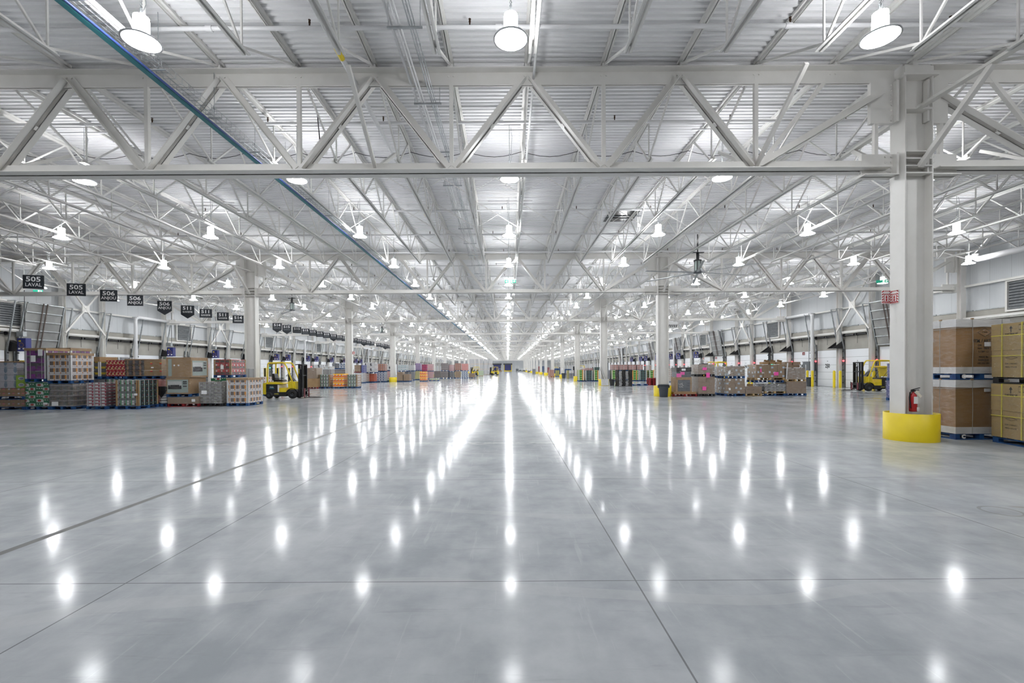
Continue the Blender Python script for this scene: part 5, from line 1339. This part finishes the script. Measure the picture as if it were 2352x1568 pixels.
# low silver load on wood over blue pallet
add_pallet(RX(1781), DR + .55, 0, 1.2, 1.1, 'blue', 'bare pallet and silver bundle')
goods(RX(1757), RX(1804), DR, PH, .70, 1.1, 'silver_bags', 'low silvery bundle on a bare pallet over a blue one', n=(2, 2, 2), pal='wood', near=True, wrap=M_FILMW, jit=.02)
add_pallet(RX(1770), DR + .6, .78, 1.65, 1.1, 'blue', 'bare pallet with taped cartons'); 
goods(RX(1738), RX(1803), DR + .05, .78 + PH, 1.83, 1.0, 'kraft_note', 'row of brown cartons with white paper labels on stacked pallets', n=(4, 2, 2), pal='wood', near=True, note=[(.70, .3, .26, .20, M_PINK), (.16, .55, .06, .2, M_PINK)], jit=.012)
for a, b, s_ in ((.26, .62, 0),): pass
m = MB()
for k, xo in enumerate((-.55, .05, .45)): m.box(xo, xo + .28, -.2, .2, 0, .16); 
for k, (xo, lab) in enumerate(((1766, 'open brown carton on top of the labelled cartons, left'), (1781, 'flap-up brown carton on the labelled cartons, middle'), (1796, 'brown carton leaning on the labelled cartons, right'))):
    t = thing('open_carton', lab, 'carton', (RX(xo), DR + .5, 1.845)); w_ = .16
    obj('carton_body', MB().box(-w_, w_, -.2, -.19, 0, .14 + .05 * (k == 1)).box(-w_, w_, .19, .2, 0, .14).box(-w_, -w_ + .01, -.2, .2, 0, .14).box(w_ - .01, w_, -.2, .2, 0, .14).box(-w_, w_, -.2, .2, 0, .01), M_KRAFT, t)
    obj('flap', MB().bar((0, -.2, .14), (.02, -.27, .24), .3, .006, up=(0, 1, 0)), M_KRAFT, t)
cluster(1806, 1852, 0, .82, 'kraft_plain', 'brown wrapped cartons on a blue pallet, lower right of the group', 'blue', [], n=(2, 2, 1))
t = cluster(1806, 1850, .83, 1.62, 'kraft_plain', 'milky wrapped load with white edge boards, upper right of the group', 'wood', [], n=(2, 2, 1), wrapm=M_FILMW)
obj('edge_board', MB().bar((-.56, -.56, 0), (-.48, -.56, .95), .06, .012, up=(0, 1, 0)), M_WCARD, t); obj('edge_board', MB().bar((.57, -.56, 0), (.57, -.56, .85), .04, .012, up=(0, 1, 0)), M_WCARD, t)
goods(RX(1812), RX(1846), DR + .35, 1.64, 1.98, .55, 'kraft_plain', 'loose brown cartons heaped on the milky wrapped load', n=(2, 1, 2), near=True, jit=.04)
# navy packs beside the big column
goods(px(2080, 21.5), px(2128, 21.5), 21.5, 0, .98, 1.1, 'blue_purple', 'navy blue wrapped packs left of the big column, lower', n=(3, 3, 4), pal='blue', near=True, wrap=M_FILM)
goods(px(2082, 21.5), px(2127, 21.5), 21.5, .99, 1.83, 1.1, 'blue_purple', 'navy blue wrapped packs left of the big column, upper', n=(3, 3, 3), pal='blue', near=True, wrap=M_FILM)

# ---- big cartons at the right edge
def cords(w, d, h, us, zs, mt, r=.006, side='both'):
    m = MB()
    for u in us:
        x = -w / 2 + u * w; m.tube([(x, -d / 2 - .01, 0), (x + .01, -d / 2 - .012, h * .5), (x, -d / 2 - .01, h), (x, d / 2 + .01, h + .01)], r, n=5)
        y = -d / 2 + u * d; m.tube([(-w / 2 - .01, y, 0), (-w / 2 - .012, y + .01, h * .5), (-w / 2 - .01, y, h), (w / 2 + .01, y, h + .01)], r, n=5)
    for v_ in zs:
        z = v_ * h; m.tube([(-w / 2 - .01, d / 2, z - .02), (-w / 2 - .012, 0, z - .01), (-w / 2 - .01, -d / 2 - .01, z), (0, -d / 2 - .014, z + .03), (w / 2 + .01, -d / 2 - .01, z)], r, n=5)
    return m
for k, (z0, z1, lab) in enumerate(((0, 1.36, 'huge brown gaylord carton with white lid beside the column, lower'), (1.37, 2.74, 'huge brown gaylord carton with white lid beside the column, upper'))):
    x0, x1, y0, y1 = 10.19, 11.42, 10.35, 11.58; w_, d_ = x1 - x0, y1 - y0
    rz = 0
    PAL_ = add_pallet((x0 + x1) / 2, (y0 + y1) / 2, z0, w_, d_, 'blue', lab.replace('huge ', ''))
    t = thing('bulk_carton', lab, 'carton', ((x0 + x1) / 2, (y0 + y1) / 2, z0 + PH), group='huge brown cartons with white lids'); h = z1 - z0 - PH
    obj('carton', MB().box(-w_ / 2 + .02, w_ / 2 - .02, -d_ / 2 + .02, d_ / 2 - .02, 0, h - .02), M_ORANGEK, t)
    obj('lid', MB().box(-w_ / 2, w_ / 2, -d_ / 2, d_ / 2, h - .17, h), M_WCARD, t)
    obj('base_tray', MB().box(-w_ / 2, w_ / 2, -d_ / 2, d_ / 2, 0, .15), M_WCARD, t)
    obj('cord', cords(w_, d_, h, (.30, .85), (.84,), M_CORD, .005), M_CORD, t)
    obj('cord_clip', MB().cbox((-w_ / 2 + .30 * w_, -d_ / 2, h + .012), (.05, .03, .03)).cbox((-w_ / 2, -d_ / 2 + .3 * d_, h + .012), (.03, .05, .03)), M_KRAFT, t)
    obj('barcode_label', MB().box(-w_ / 2 - .004, -w_ / 2 + .018, -.05, .10, h * .62, h * .68), M_PAPER, t)
    if k:
        text('print', 'ITM. / ART.', .105, M_INK, t, (.01, -d_ / 2 + .016, h * .60), FRONT, sx=.8, bold=.002, depth=.001)
        for q, s_ in enumerate(('GW.: 228 K', 'NW.: 206 K', 'S CBM 1.2', 'MADE IN', 'FABRIQUE', 'HECHO EN')): text('print', s_, .062, M_INK, t, (.03, -d_ / 2 + .016, h * .52 - q * .072 - (.05 if q > 2 else 0)), FRONT, sx=.85, depth=.001)
        m = MB(); 
        for a, b in (((-.10, .76), (.06, .84)), ((.06, .84), (.22, .76)), ((.22, .76), (.06, .68)), ((.06, .68), (-.10, .76))): m.bar((a[0], -d_ / 2 + .018, a[1] * h), (b[0], -d_ / 2 + .018, b[1] * h), .003, .006)
        obj('diamond_print', m, M_INK, t); text('print', 'CWA', .05, M_INK, t, (.06, -d_ / 2 + .016, h * .76), FRONT, depth=.001)
    obj('white_label', MB().box(.05, .18, -d_ / 2 - .002, -d_ / 2 + .018, h * .5 if k else h * .78, h * .58 if k else h * .84), M_PAPER, t)
    obj('stretch_wrap', shell(w_ + .02, d_ + .02, h + .01, .012), M_FILM, t)
    pl_ = text('pallet_mark', 'C', .12, M_PAPER, PAL_, (-.42, -.604, .068), FRONT, bold=.008)
t = goods(12.0, 13.2, 11.75, 0, 2.80, 1.2, M_WCARD, 'white topped wrapped carton stack behind the huge cartons', n=(1, 1, 2), pal='blue', near=True, wrap=M_FILMW)
for k, (z0, z1, lab) in enumerate(((0, 1.29, 'big tan carton with yellow straps at the right edge, lower'), (1.30, 2.58, 'big tan carton with yellow straps at the right edge, upper'))):
    rz = R(-9); w_, d_ = 1.15, 1.62; cx, cy_ = 11.14, 9.18
    add_pallet(cx, cy_, z0, w_, d_, 'black' if k else 'blue', lab.replace('big ', ''), rz)
    t = thing('strapped_carton', lab, 'carton', (cx, cy_, z0 + PH), rz, group='big tan cartons with yellow straps'); h = z1 - z0 - PH
    obj('carton', MB().box(-w_ / 2, w_ / 2, -d_ / 2, d_ / 2, h * .5 + .004, h), M_TAN, t)
    obj('carton', MB().box(-w_ / 2 + .01, w_ / 2, -d_ / 2, d_ / 2, 0, h * .5), M_TAN, t)
    m = MB()
    for y in (-.50, .10, .55): m.box(-w_ / 2 - .008, -w_ / 2 + .0, y - .012, y + .012, 0, h); m.box(-w_ / 2, w_ / 2, y - .012, y + .012, h, h + .006)
    for z in (h * .40, h * .78): m.box(-w_ / 2 - .006, -w_ / 2 + .0, -d_ / 2, d_ / 2, z - .009, z + .009); m.box(-w_ / 2, w_ / 2, -d_ / 2 - .006, -d_ / 2, z - .009, z + .009); m.box(-w_ / 2, w_ / 2, d_ / 2, d_ / 2 + .006, z - .009, z + .009)
    obj('yellow_strap', m, M_STRAP, t)
    m = MB(); X0 = -w_ / 2 - .003
    m.prism([(y_ + .30, z_ * h) for y_, z_ in ((.055, .83), (.055, .90), (.085, .90), (.045, .95), (.005, .90), (.035, .90), (.035, .83))], X0, X0 + .004, axis='x')
    for a, b in (((-.08, .36), (.05, .39)), ((.05, .39), (.18, .36)), ((.18, .36), (.05, .33)), ((.05, .33), (-.08, .36))): m.bar((X0, a[0] + .28, a[1] * h), (X0, b[0] + .28, b[1] * h), .004, .005)
    obj('arrow_print', m, M_INK, t)
    for q, (s_, zz, sz) in enumerate((('此侧向上', .8, .05), ('GW: 118.0 KG', .25, .045), ('MEAS: 115 x 62', .19, .04))):
        text('print', s_ if q else 'THIS SIDE UP', sz, M_INK, t, (X0, .34, h * zz), (R(90), 0, R(-90)), depth=.001)
    m = MB()
    for a in (.0, .09): m.box(X0, X0 + .004, a, a + .08, h * .86, h * .965)
    obj('handling_icon', m, M_INK, t); m = MB()
    for a in (.0, .09): m.box(X0 - .001, X0, a + .01, a + .075, h * .87, h * .955)
    obj('icon_inside', m, M_TAN, t)
    obj('stretch_wrap', shell(w_ + .02, d_ + .02, h * .95, .015), M_FILM, t)

# ================================================================== FORKLIFTS
def forklift(loc, rz, lab, hood_up=False, grp='yellow forklifts'):
    t = thing('forklift', lab, 'forklift', loc, rz, group=grp)
    obj('chassis', MB().prism([(-.28, .14), (-.30, .38), (1.0, .38), (1.12, .52), (1.62, .52), (1.66, .25), (1.05, .25), (1.0, .13), (.0, .13)], -.45, .45), M_BLACKP, t)
    cw = MB().prism([(-.36, .25), (-.40, .42), (-.36, .85), (-.28, .92), (-.16, .92), (-.16, .25)], -.48, .48); obj('counterweight', cw, M_FLYEL if not hood_up else M_BLACKP, t)
    obj('battery_box', MB().box(-.16, .52, -.47, .47, .38, .84), M_BLACKP, t)
    bd = MB().box(.52, .60, -.46, .46, .38, .80); obj('step_post', bd, M_WHITE if not hood_up else M_FLYEL, t)
    obj('step_panel', MB().prism([(.60, .38), (.60, .62), (.75, .62), (.95, .62), (1.02, .42), (1.02, .38)], -.44, .44), M_FLYEL, t)
    obj('front_cowl', MB().prism([(1.12, .52), (1.10, .95), (1.18, 1.0), (1.52, .98), (1.58, .52)], -.40, .40), M_FLYEL, t)
    if not hood_up:
        obj('hood', MB().prism([(-.18, .84), (-.18, .94), (.0, .97), (.78, .92), (.86, .86), (.86, .84)], -.45, .45), M_FLYEL, t)
    else:
        obj('hood', MB().prism([(-.12, .98), (-.20, 1.05), (-.02, 1.72), (.12, 1.72), (.62, 1.66), (.56, 1.60), (.16, 1.62), (.10, 1.56), (.0, 1.0)], -.42, .42), M_FLYEL, t)
        obj('battery', MB().box(-.12, .48, -.40, .40, .84, .90), M_BLACKP, t)
        obj('gas_strut', MB().cyl((.40, -.38, .9), (.05, -.38, 1.35), .014, n=6).cyl((.40, .38, .9), (.05, .38, 1.35), .014, n=6), M_BLACKP, t)
    # overhead guard
    g = MB()
    for q in (-1, 1):
        y = q * .43
        g.tube([(-.10, y, .85), (-.06, y, 2.02), (-.02, y, 2.08), (.80, y, 2.10), (.92, y, 2.06), (1.02, y, 1.92), (1.38, y, .98), (1.42, y, .55)], .042, n=8)
    g.cyl((-.05, -.43, 2.05), (-.05, .43, 2.05), .035, n=8); g.cyl((.86, -.43, 2.08), (.86, .43, 2.08), .035, n=8)
    for k in range(6): g.bar((.10 + k * .13, -.43, 2.09), (.10 + k * .13, .43, 2.09), .02, .035)
    obj('overhead_guard', g, M_FLYEL, t)
    if not hood_up:
        s = MB().prism([(.15, .98), (.15, 1.06), (.30, 1.10), (.66, 1.10), (.72, 1.03), (.66, .98)], -.24, .24).prism([(.10, 1.05), (.06, 1.42), (.12, 1.46), (.20, 1.42), (.26, 1.10)], -.22, .22)
        s.box(.2, .5, -.32, -.26, 1.15, 1.19).box(.2, .5, .26, .32, 1.15, 1.19)
        obj('seat', s, mat('black_vinyl', (.015, .015, .016), .4), t)
    sc_ = MB().cyl((1.22, 0, .9), (1.02, 0, 1.30), .045, n=8); obj('steering_column', MB().prism([(1.36, .98), (1.02, 1.36), (.96, 1.34), (1.16, .98)], -.16, .16), M_BLACKP, t)
    w_ = MB(); pts = [(.94 + .16 * math.cos(a) * .8, .16 * math.sin(a), 1.38 + .16 * math.cos(a) * .45) for a in [2 * math.pi * k / 14 for k in range(15)]]
    w_.tube(pts, .014, n=5); w_.cyl((.94, -.14, 1.38), (.94, .14, 1.38), .01, n=5); obj('steering_wheel', w_, M_BLACKP, t)
    for x, r, wd, nm in ((.0, .20, .17, 'rear_wheel'), (1.38, .265, .20, 'front_wheel')):
        for q in (-1, 1):
            m = MB(); y0_, y1_ = q * .48, q * (.48 - wd)
            prof = [(r * .45, -.0), (r * .9, .0), (r, .03), (r, wd - .03), (r * .9, wd), (r * .45, wd)]
            m.lathe(prof, n=24); me = m.mesh(nm, M_BLACK)
            o = link(nm, me, t, (x, q * .48, r), (R(90) * q, 0, 0))
            hb = MB().lathe([(r * .45, .0), (r * .42, .03), (r * .15, .03), (r * .12, -.01), (0, -.01)], n=16); obj('rim', hb, M_GREYBIN, o)
    ar = MB(); n_ = 10; pts = [(1.38 + .33 * math.cos(R(25 + k * 13)), .265 + .33 * math.sin(R(25 + k * 13))) for k in range(n_)]
    for q in (-1, 1): 
        for a, b in zip(pts, pts[1:]): ar.bar((a[0], q * .38, a[1]), (b[0], q * .38, b[1]), .20, .02)
    obj('mudguard', ar, M_BLACKP, t)
    ms_ = MB()
    for q in (-1, 1):
        ms_.box(1.70, 1.82, q * .34 - .04, q * .34 + .04, .10, 2.0); ms_.box(1.83, 1.93, q * .26 - .03, q * .26 + .03, .08, 1.98)
    for z in (.5, 1.3, 1.92): ms_.box(1.74, 1.90, -.34, .34, z, z + .07)
    ms_.cyl((1.76, .12, .2), (1.76, .12, 1.7), .05, n=10); ms_.cyl((1.76, -.12, .2), (1.76, -.12, 1.7), .05, n=10)
    ms_.bar((1.72, -.2, 1.99), (1.45, -.2, 1.97), .05, .05)
    obj('mast', ms_, M_BLACKP, t)
    ca = MB().box(1.94, 1.99, -.46, .46, .12, .20).box(1.94, 1.99, -.46, .46, .40, .48).box(1.94, 1.98, -.46, -.42, .12, .62).box(1.94, 1.98, .42, .46, .12, .62)
    obj('carriage', ca, M_BLACKP, t)
    for q in (-1, 1):
        fk = MB().box(2.0, 2.04, q * .27 - .05, q * .27 + .05, .05, .58); obj('fork_heel', fk, mat('fork_maroon', (.16, .03, .04), .5), t)
        fk = MB().prism([(2.0, .04), (2.0, .085), (3.05, .055), (3.10, .04)], q * .27 - .05, q * .27 + .05); obj('fork_blade', fk, M_BLACKP, t)
    m = MB().box(.02, .34, -.476, -.474, .58, .60).box(.06, .30, -.476, -.474, .72, .735); obj('teal_print', m, mat('teal_print', (.02, .30, .36), .5), t)
    FR = (R(90), 0, 0) if True else None
    for q in (-1, 1):
        rot = (R(90), 0, 0) if q < 0 else (R(90), 0, R(180))
        text('lettering', 'OnSite', .085, M_PAPER, t, (.18, q * .476, .665), rot, depth=.001, bold=.002)
        text('lettering', 'HYSTER', .075, M_STRAP, t, (.45, q * .456, .27), rot, depth=.001, bold=.002)
    text('lettering', 'HYSTER', .085, M_STRAP, t, (1.76, -.385, 1.60), (R(90), R(-90), 0), depth=.001, bold=.002)
    return t
forklift((px(620, 26.6), 26.95, 0), R(-2), 'yellow and black forklift facing right beside the left column')
forklift((px(2037, 31.3), 31.55, 0), R(180), 'yellow forklift with raised hood facing left beside the big column', True)
def small_fork(xp, D_, rz, lab):
    src = bpy.data.objects['forklift']; r = dup(src, (px(xp, D_), D_, 0), rz, lab); return r
small_fork(1657, 36, R(200), 'yellow forklift hidden behind the wrapped cartons, only guard showing')
small_fork(1098, 108, R(150), 'distant yellow forklift at the end of the left row')
small_fork(1142, 118, R(160), 'smaller distant yellow forklift before the far wall, left of the aisle')
small_fork(1341, 84, R(185), 'distant yellow forklift behind the produce cartons on the right')
small_fork(1274, 150, R(10), 'tiny distant yellow forklift among the far right columns')

# ================================================================== BOLLARDS, BINS, BOXES
BOL = MB().lathe([(.095, 0), (.095, 1.27), (.08, 1.33), (.05, 1.365), (0, 1.375)], n=16).mesh('bollard', M_YEL)
bl = [(1720, 45.2, 'behind the blue-labelled cartons, left of the jacket'), (1727, 42.6, 'under the black jacket'), (1854.5, 39.6, 'behind the milky wrapped load'), (1866, 38.5, 'below the grey wall box'), (1916, 36.6, 'in front of door 250, left one'), (1930, 36.0, 'in front of door 250, right one'), (1983, 33.5, 'behind the raised-hood forklift, left one'), (2007, 32.6, 'behind the raised-hood forklift, right one'), (54, 29.6, 'behind the lime cartons at far left'), (1767, 45.5, 'behind the labelled brown cartons')]
for xp, D_, lab in bl:
    tag(link('bollard', BOL, None, (px(xp, D_), D_, 0)), f'yellow steel bollard {lab}', 'bollard', 'yellow steel bollards')
for k, (xp, D_) in enumerate(((1544, 63), (1549, 63), (1565, 60), (1570, 60), (1583, 57), (1496, 72), (1502, 72), (1490, 76))):
    tag(link('bollard', BOL, None, (px(xp, D_), D_, 0)), f'far yellow bollard along the right doors, {ordn(k + 1)} of those behind the goods', 'bollard', 'yellow steel bollards')
# jacket over a bollard
m = MB(); rr = random.Random(8); n_ = 14; rings = []
for j, (r, z) in enumerate(((.02, .80), (.11, .76), (.15, .62), (.20, .40), (.25, .18), (.26, .0))):
    rings.append([(r * (1 + .22 * math.sin(3 * 2 * math.pi * i / n_ + j * .3)) * math.cos(2 * math.pi * i / n_), r * (1 + .22 * math.sin(3 * 2 * math.pi * i / n_ + j * .3)) * math.sin(2 * math.pi * i / n_), z - (.10 * math.sin(2 * math.pi * i / n_ * 2) if j > 3 else 0)) for i in range(n_)])
vs = [p for r_ in rings for p in r_]
m.add(vs, [(j * n_ + i, j * n_ + (i + 1) % n_, (j + 1) * n_ + (i + 1) % n_, (j + 1) * n_ + i) for j in range(5) for i in range(n_)], 0, True); m.add(rings[0], [tuple(range(n_))])
jk = thing('jacket', 'black jacket draped over a yellow bollard', 'jacket', (px(1727, 42.6), 42.6, .64))
obj('jacket_body', m, mat('black_cloth', (.01, .01, .012), .9), jk)
obj('sleeve', MB().tube([(.12, -.05, .55), (.24, -.08, .25), (.28, -.08, -.12)], .055, n=8), mat('black_cloth', (.01, .01, .012), .9), jk)
obj('sleeve', MB().tube([(-.12, -.05, .55), (-.24, -.08, .30), (-.27, -.08, .08)], .055, n=8), mat('black_cloth', (.01, .01, .012), .9), jk)
def bin_(x, y, lab, s=1.0):
    t = thing('waste_bin', lab, 'bin', (x, y, 0), group='dark grey waste bins'); t.scale = (s, s, s)
    m = MB(); m.lathe([(.22, 0), (.27, .60), (.27, .66), (.30, .66), (.30, .72), (.26, .72), (.24, .60), (.20, .03), (0, .03)], n=20); obj('bin_body', m, M_GREYBIN, t)
    obj('handle', MB().box(-.33, -.29, -.06, .06, .52, .68).box(.29, .33, -.06, .06, .52, .68), M_GREYBIN, t)
bin_(px(1524, 26.05), 26.05, 'dark grey waste bin in front of the second column')
bin_(px(1406, 43.3), 43.3, 'dark grey waste bin right of the draped yellow guard', .85)
bin_(px(1292, 76.6), 75.0, 'small distant dark waste bin beside a yellow guard', 1.2)
bin_(px(1859, 39), 39, 'dark grey waste bin behind the right-hand group', 1.1)
# white banner and leaning poles at the third right column
m = MB(); rr = random.Random(4); n_ = 12
vs = [(-.36 + .72 * i / n_, -.52 - .02 * math.sin(i * 1.3 + j) , .03 + .60 * j / 4) for j in range(5) for i in range(n_ + 1)]
m.add(vs, [(j * (n_ + 1) + i, j * (n_ + 1) + i + 1, (j + 1) * (n_ + 1) + i + 1, (j + 1) * (n_ + 1) + i) for j in range(4) for i in range(n_)])
m2 = MB(); m2.add([(a, b - .006, c) for a, b, c in m.v], [tuple(reversed(f)) for f in m.f]); m.add(m2.v, m2.f)
tag(obj('white_cloth', m, M_WCARD, None, (XR, GY[2], 0)), 'white cloth hung over the third yellow column guard', 'cloth')
t = thing('folded_step_ladder', 'thin black folded ladder leaning on the third right column', 'ladder', (XR, GY[2] - .35, .62))
obj('rail', MB().bar((-.1, 0, 0), (-.42, .12, 1.15), .035, .03), M_BLACKP, t); obj('rail', MB().bar((.12, 0, 0), (-.30, .14, 1.2), .03, .03), M_GALV, t)
obj('rung', MB().bar((-.12, .02, .2), (.04, .02, .2), .02, .02).bar((-.2, .04, .5), (-.06, .04, .5), .02, .02), M_GALV, t)
tag(obj('notice_panel', MB().box(-.16, .16, -.02, .0, 0, .35), M_WHITE, None, (XR, GY[4] - .21, 1.35)), 'small white panel on the fifth right-hand column', 'panel')
# grey electrical cabinets on the wall
for x, y, z, lab, w_, h_ in ((WALL_R - .5, 40.2, 1.35, 'dark grey electrical cabinet on the right wall below the drain pipe', .5, .8), (WALL_L + .45, 28.3, 3.55, 'grey control cabinet high on the left wall beside the blue box', .5, .7)):
    t = thing('electrical_cabinet', lab, 'cabinet', (x, y, z)); obj('case', MB().box(-w_ / 2, w_ / 2, -.45, .45, 0, h_), M_GREYBOX, t); obj('door', MB().box(-w_ / 2 + .03, w_ / 2 - .03, -.47, -.45, .04, h_ - .04), mat('cabinet_grey', (.14, .15, .16), .4), t)
    obj('conduit', MB().cyl((0, 0, h_), (0, 0, h_ + 2.4), .03, n=8), M_GALV, t)
# yellow and black dock posts at the left doors
for k, (xp, D_) in enumerate(((52, 30.2), (609, 60), (638, 63), (664, 66), (710, 75))):
    t = thing('dock_post', f'yellow edged black dock post, {ordn(k + 1)} from the left along the doors', 'post', (px(xp, D_), D_, 0), group='yellow edged black dock posts')
    h_ = 2.35 if k == 0 else 1.9
    obj('panel', MB().box(-.12, .12, -.05, .05, .0, h_), M_BLACKP, t); obj('edge', MB().box(-.16, -.12, -.06, .06, 0, h_ + .03).box(.12, .16, -.06, .06, 0, h_ + .03).box(-.16, .16, -.06, .06, h_, h_ + .04), M_YEL, t)
# clutter by the far wall
for k, (xp, D_, hh, kind) in enumerate(((1188, 235, 2.8, 'frame'), (1195, 232, 1.6, 'cart'), (1203, 228, 1.5, 'cart'), (1211, 225, 1.6, 'cart'), (1219, 215, 1.9, 'cart'), (1149, 220, 1.5, 'box'), (1216, 180, 1.3, 'cart'))):
    t = thing('service_cart' if kind != 'box' else 'brown_crate', f'dark cart parked before the far wall, {ordn(k + 1)} from the left' if kind != 'box' else 'brown crate left of the right roll-up door', 'cart' if kind != 'box' else 'crate', (px(xp, D_), D_, 0), group='carts before the far wall' if kind != 'box' else None)
    obj('cart_body', MB().box(-.8, .8, -.5, .5, .25, hh * .55), M_KRAFT if kind == 'box' else M_GREYBOX, t)
    obj('cart_frame', MB().tube([(-.8, -.5, .2), (-.8, -.5, hh), (.8, -.5, hh), (.8, -.5, .2)], .05, n=6), M_YEL if k in (3, 4) else M_WHITE, t)
    obj('caster', MB().cyl((-.6, -.5, .13), (-.6, .5, .13), .13, n=10).cyl((.6, -.5, .13), (.6, .5, .13), .13, n=10), M_BLACK, t)
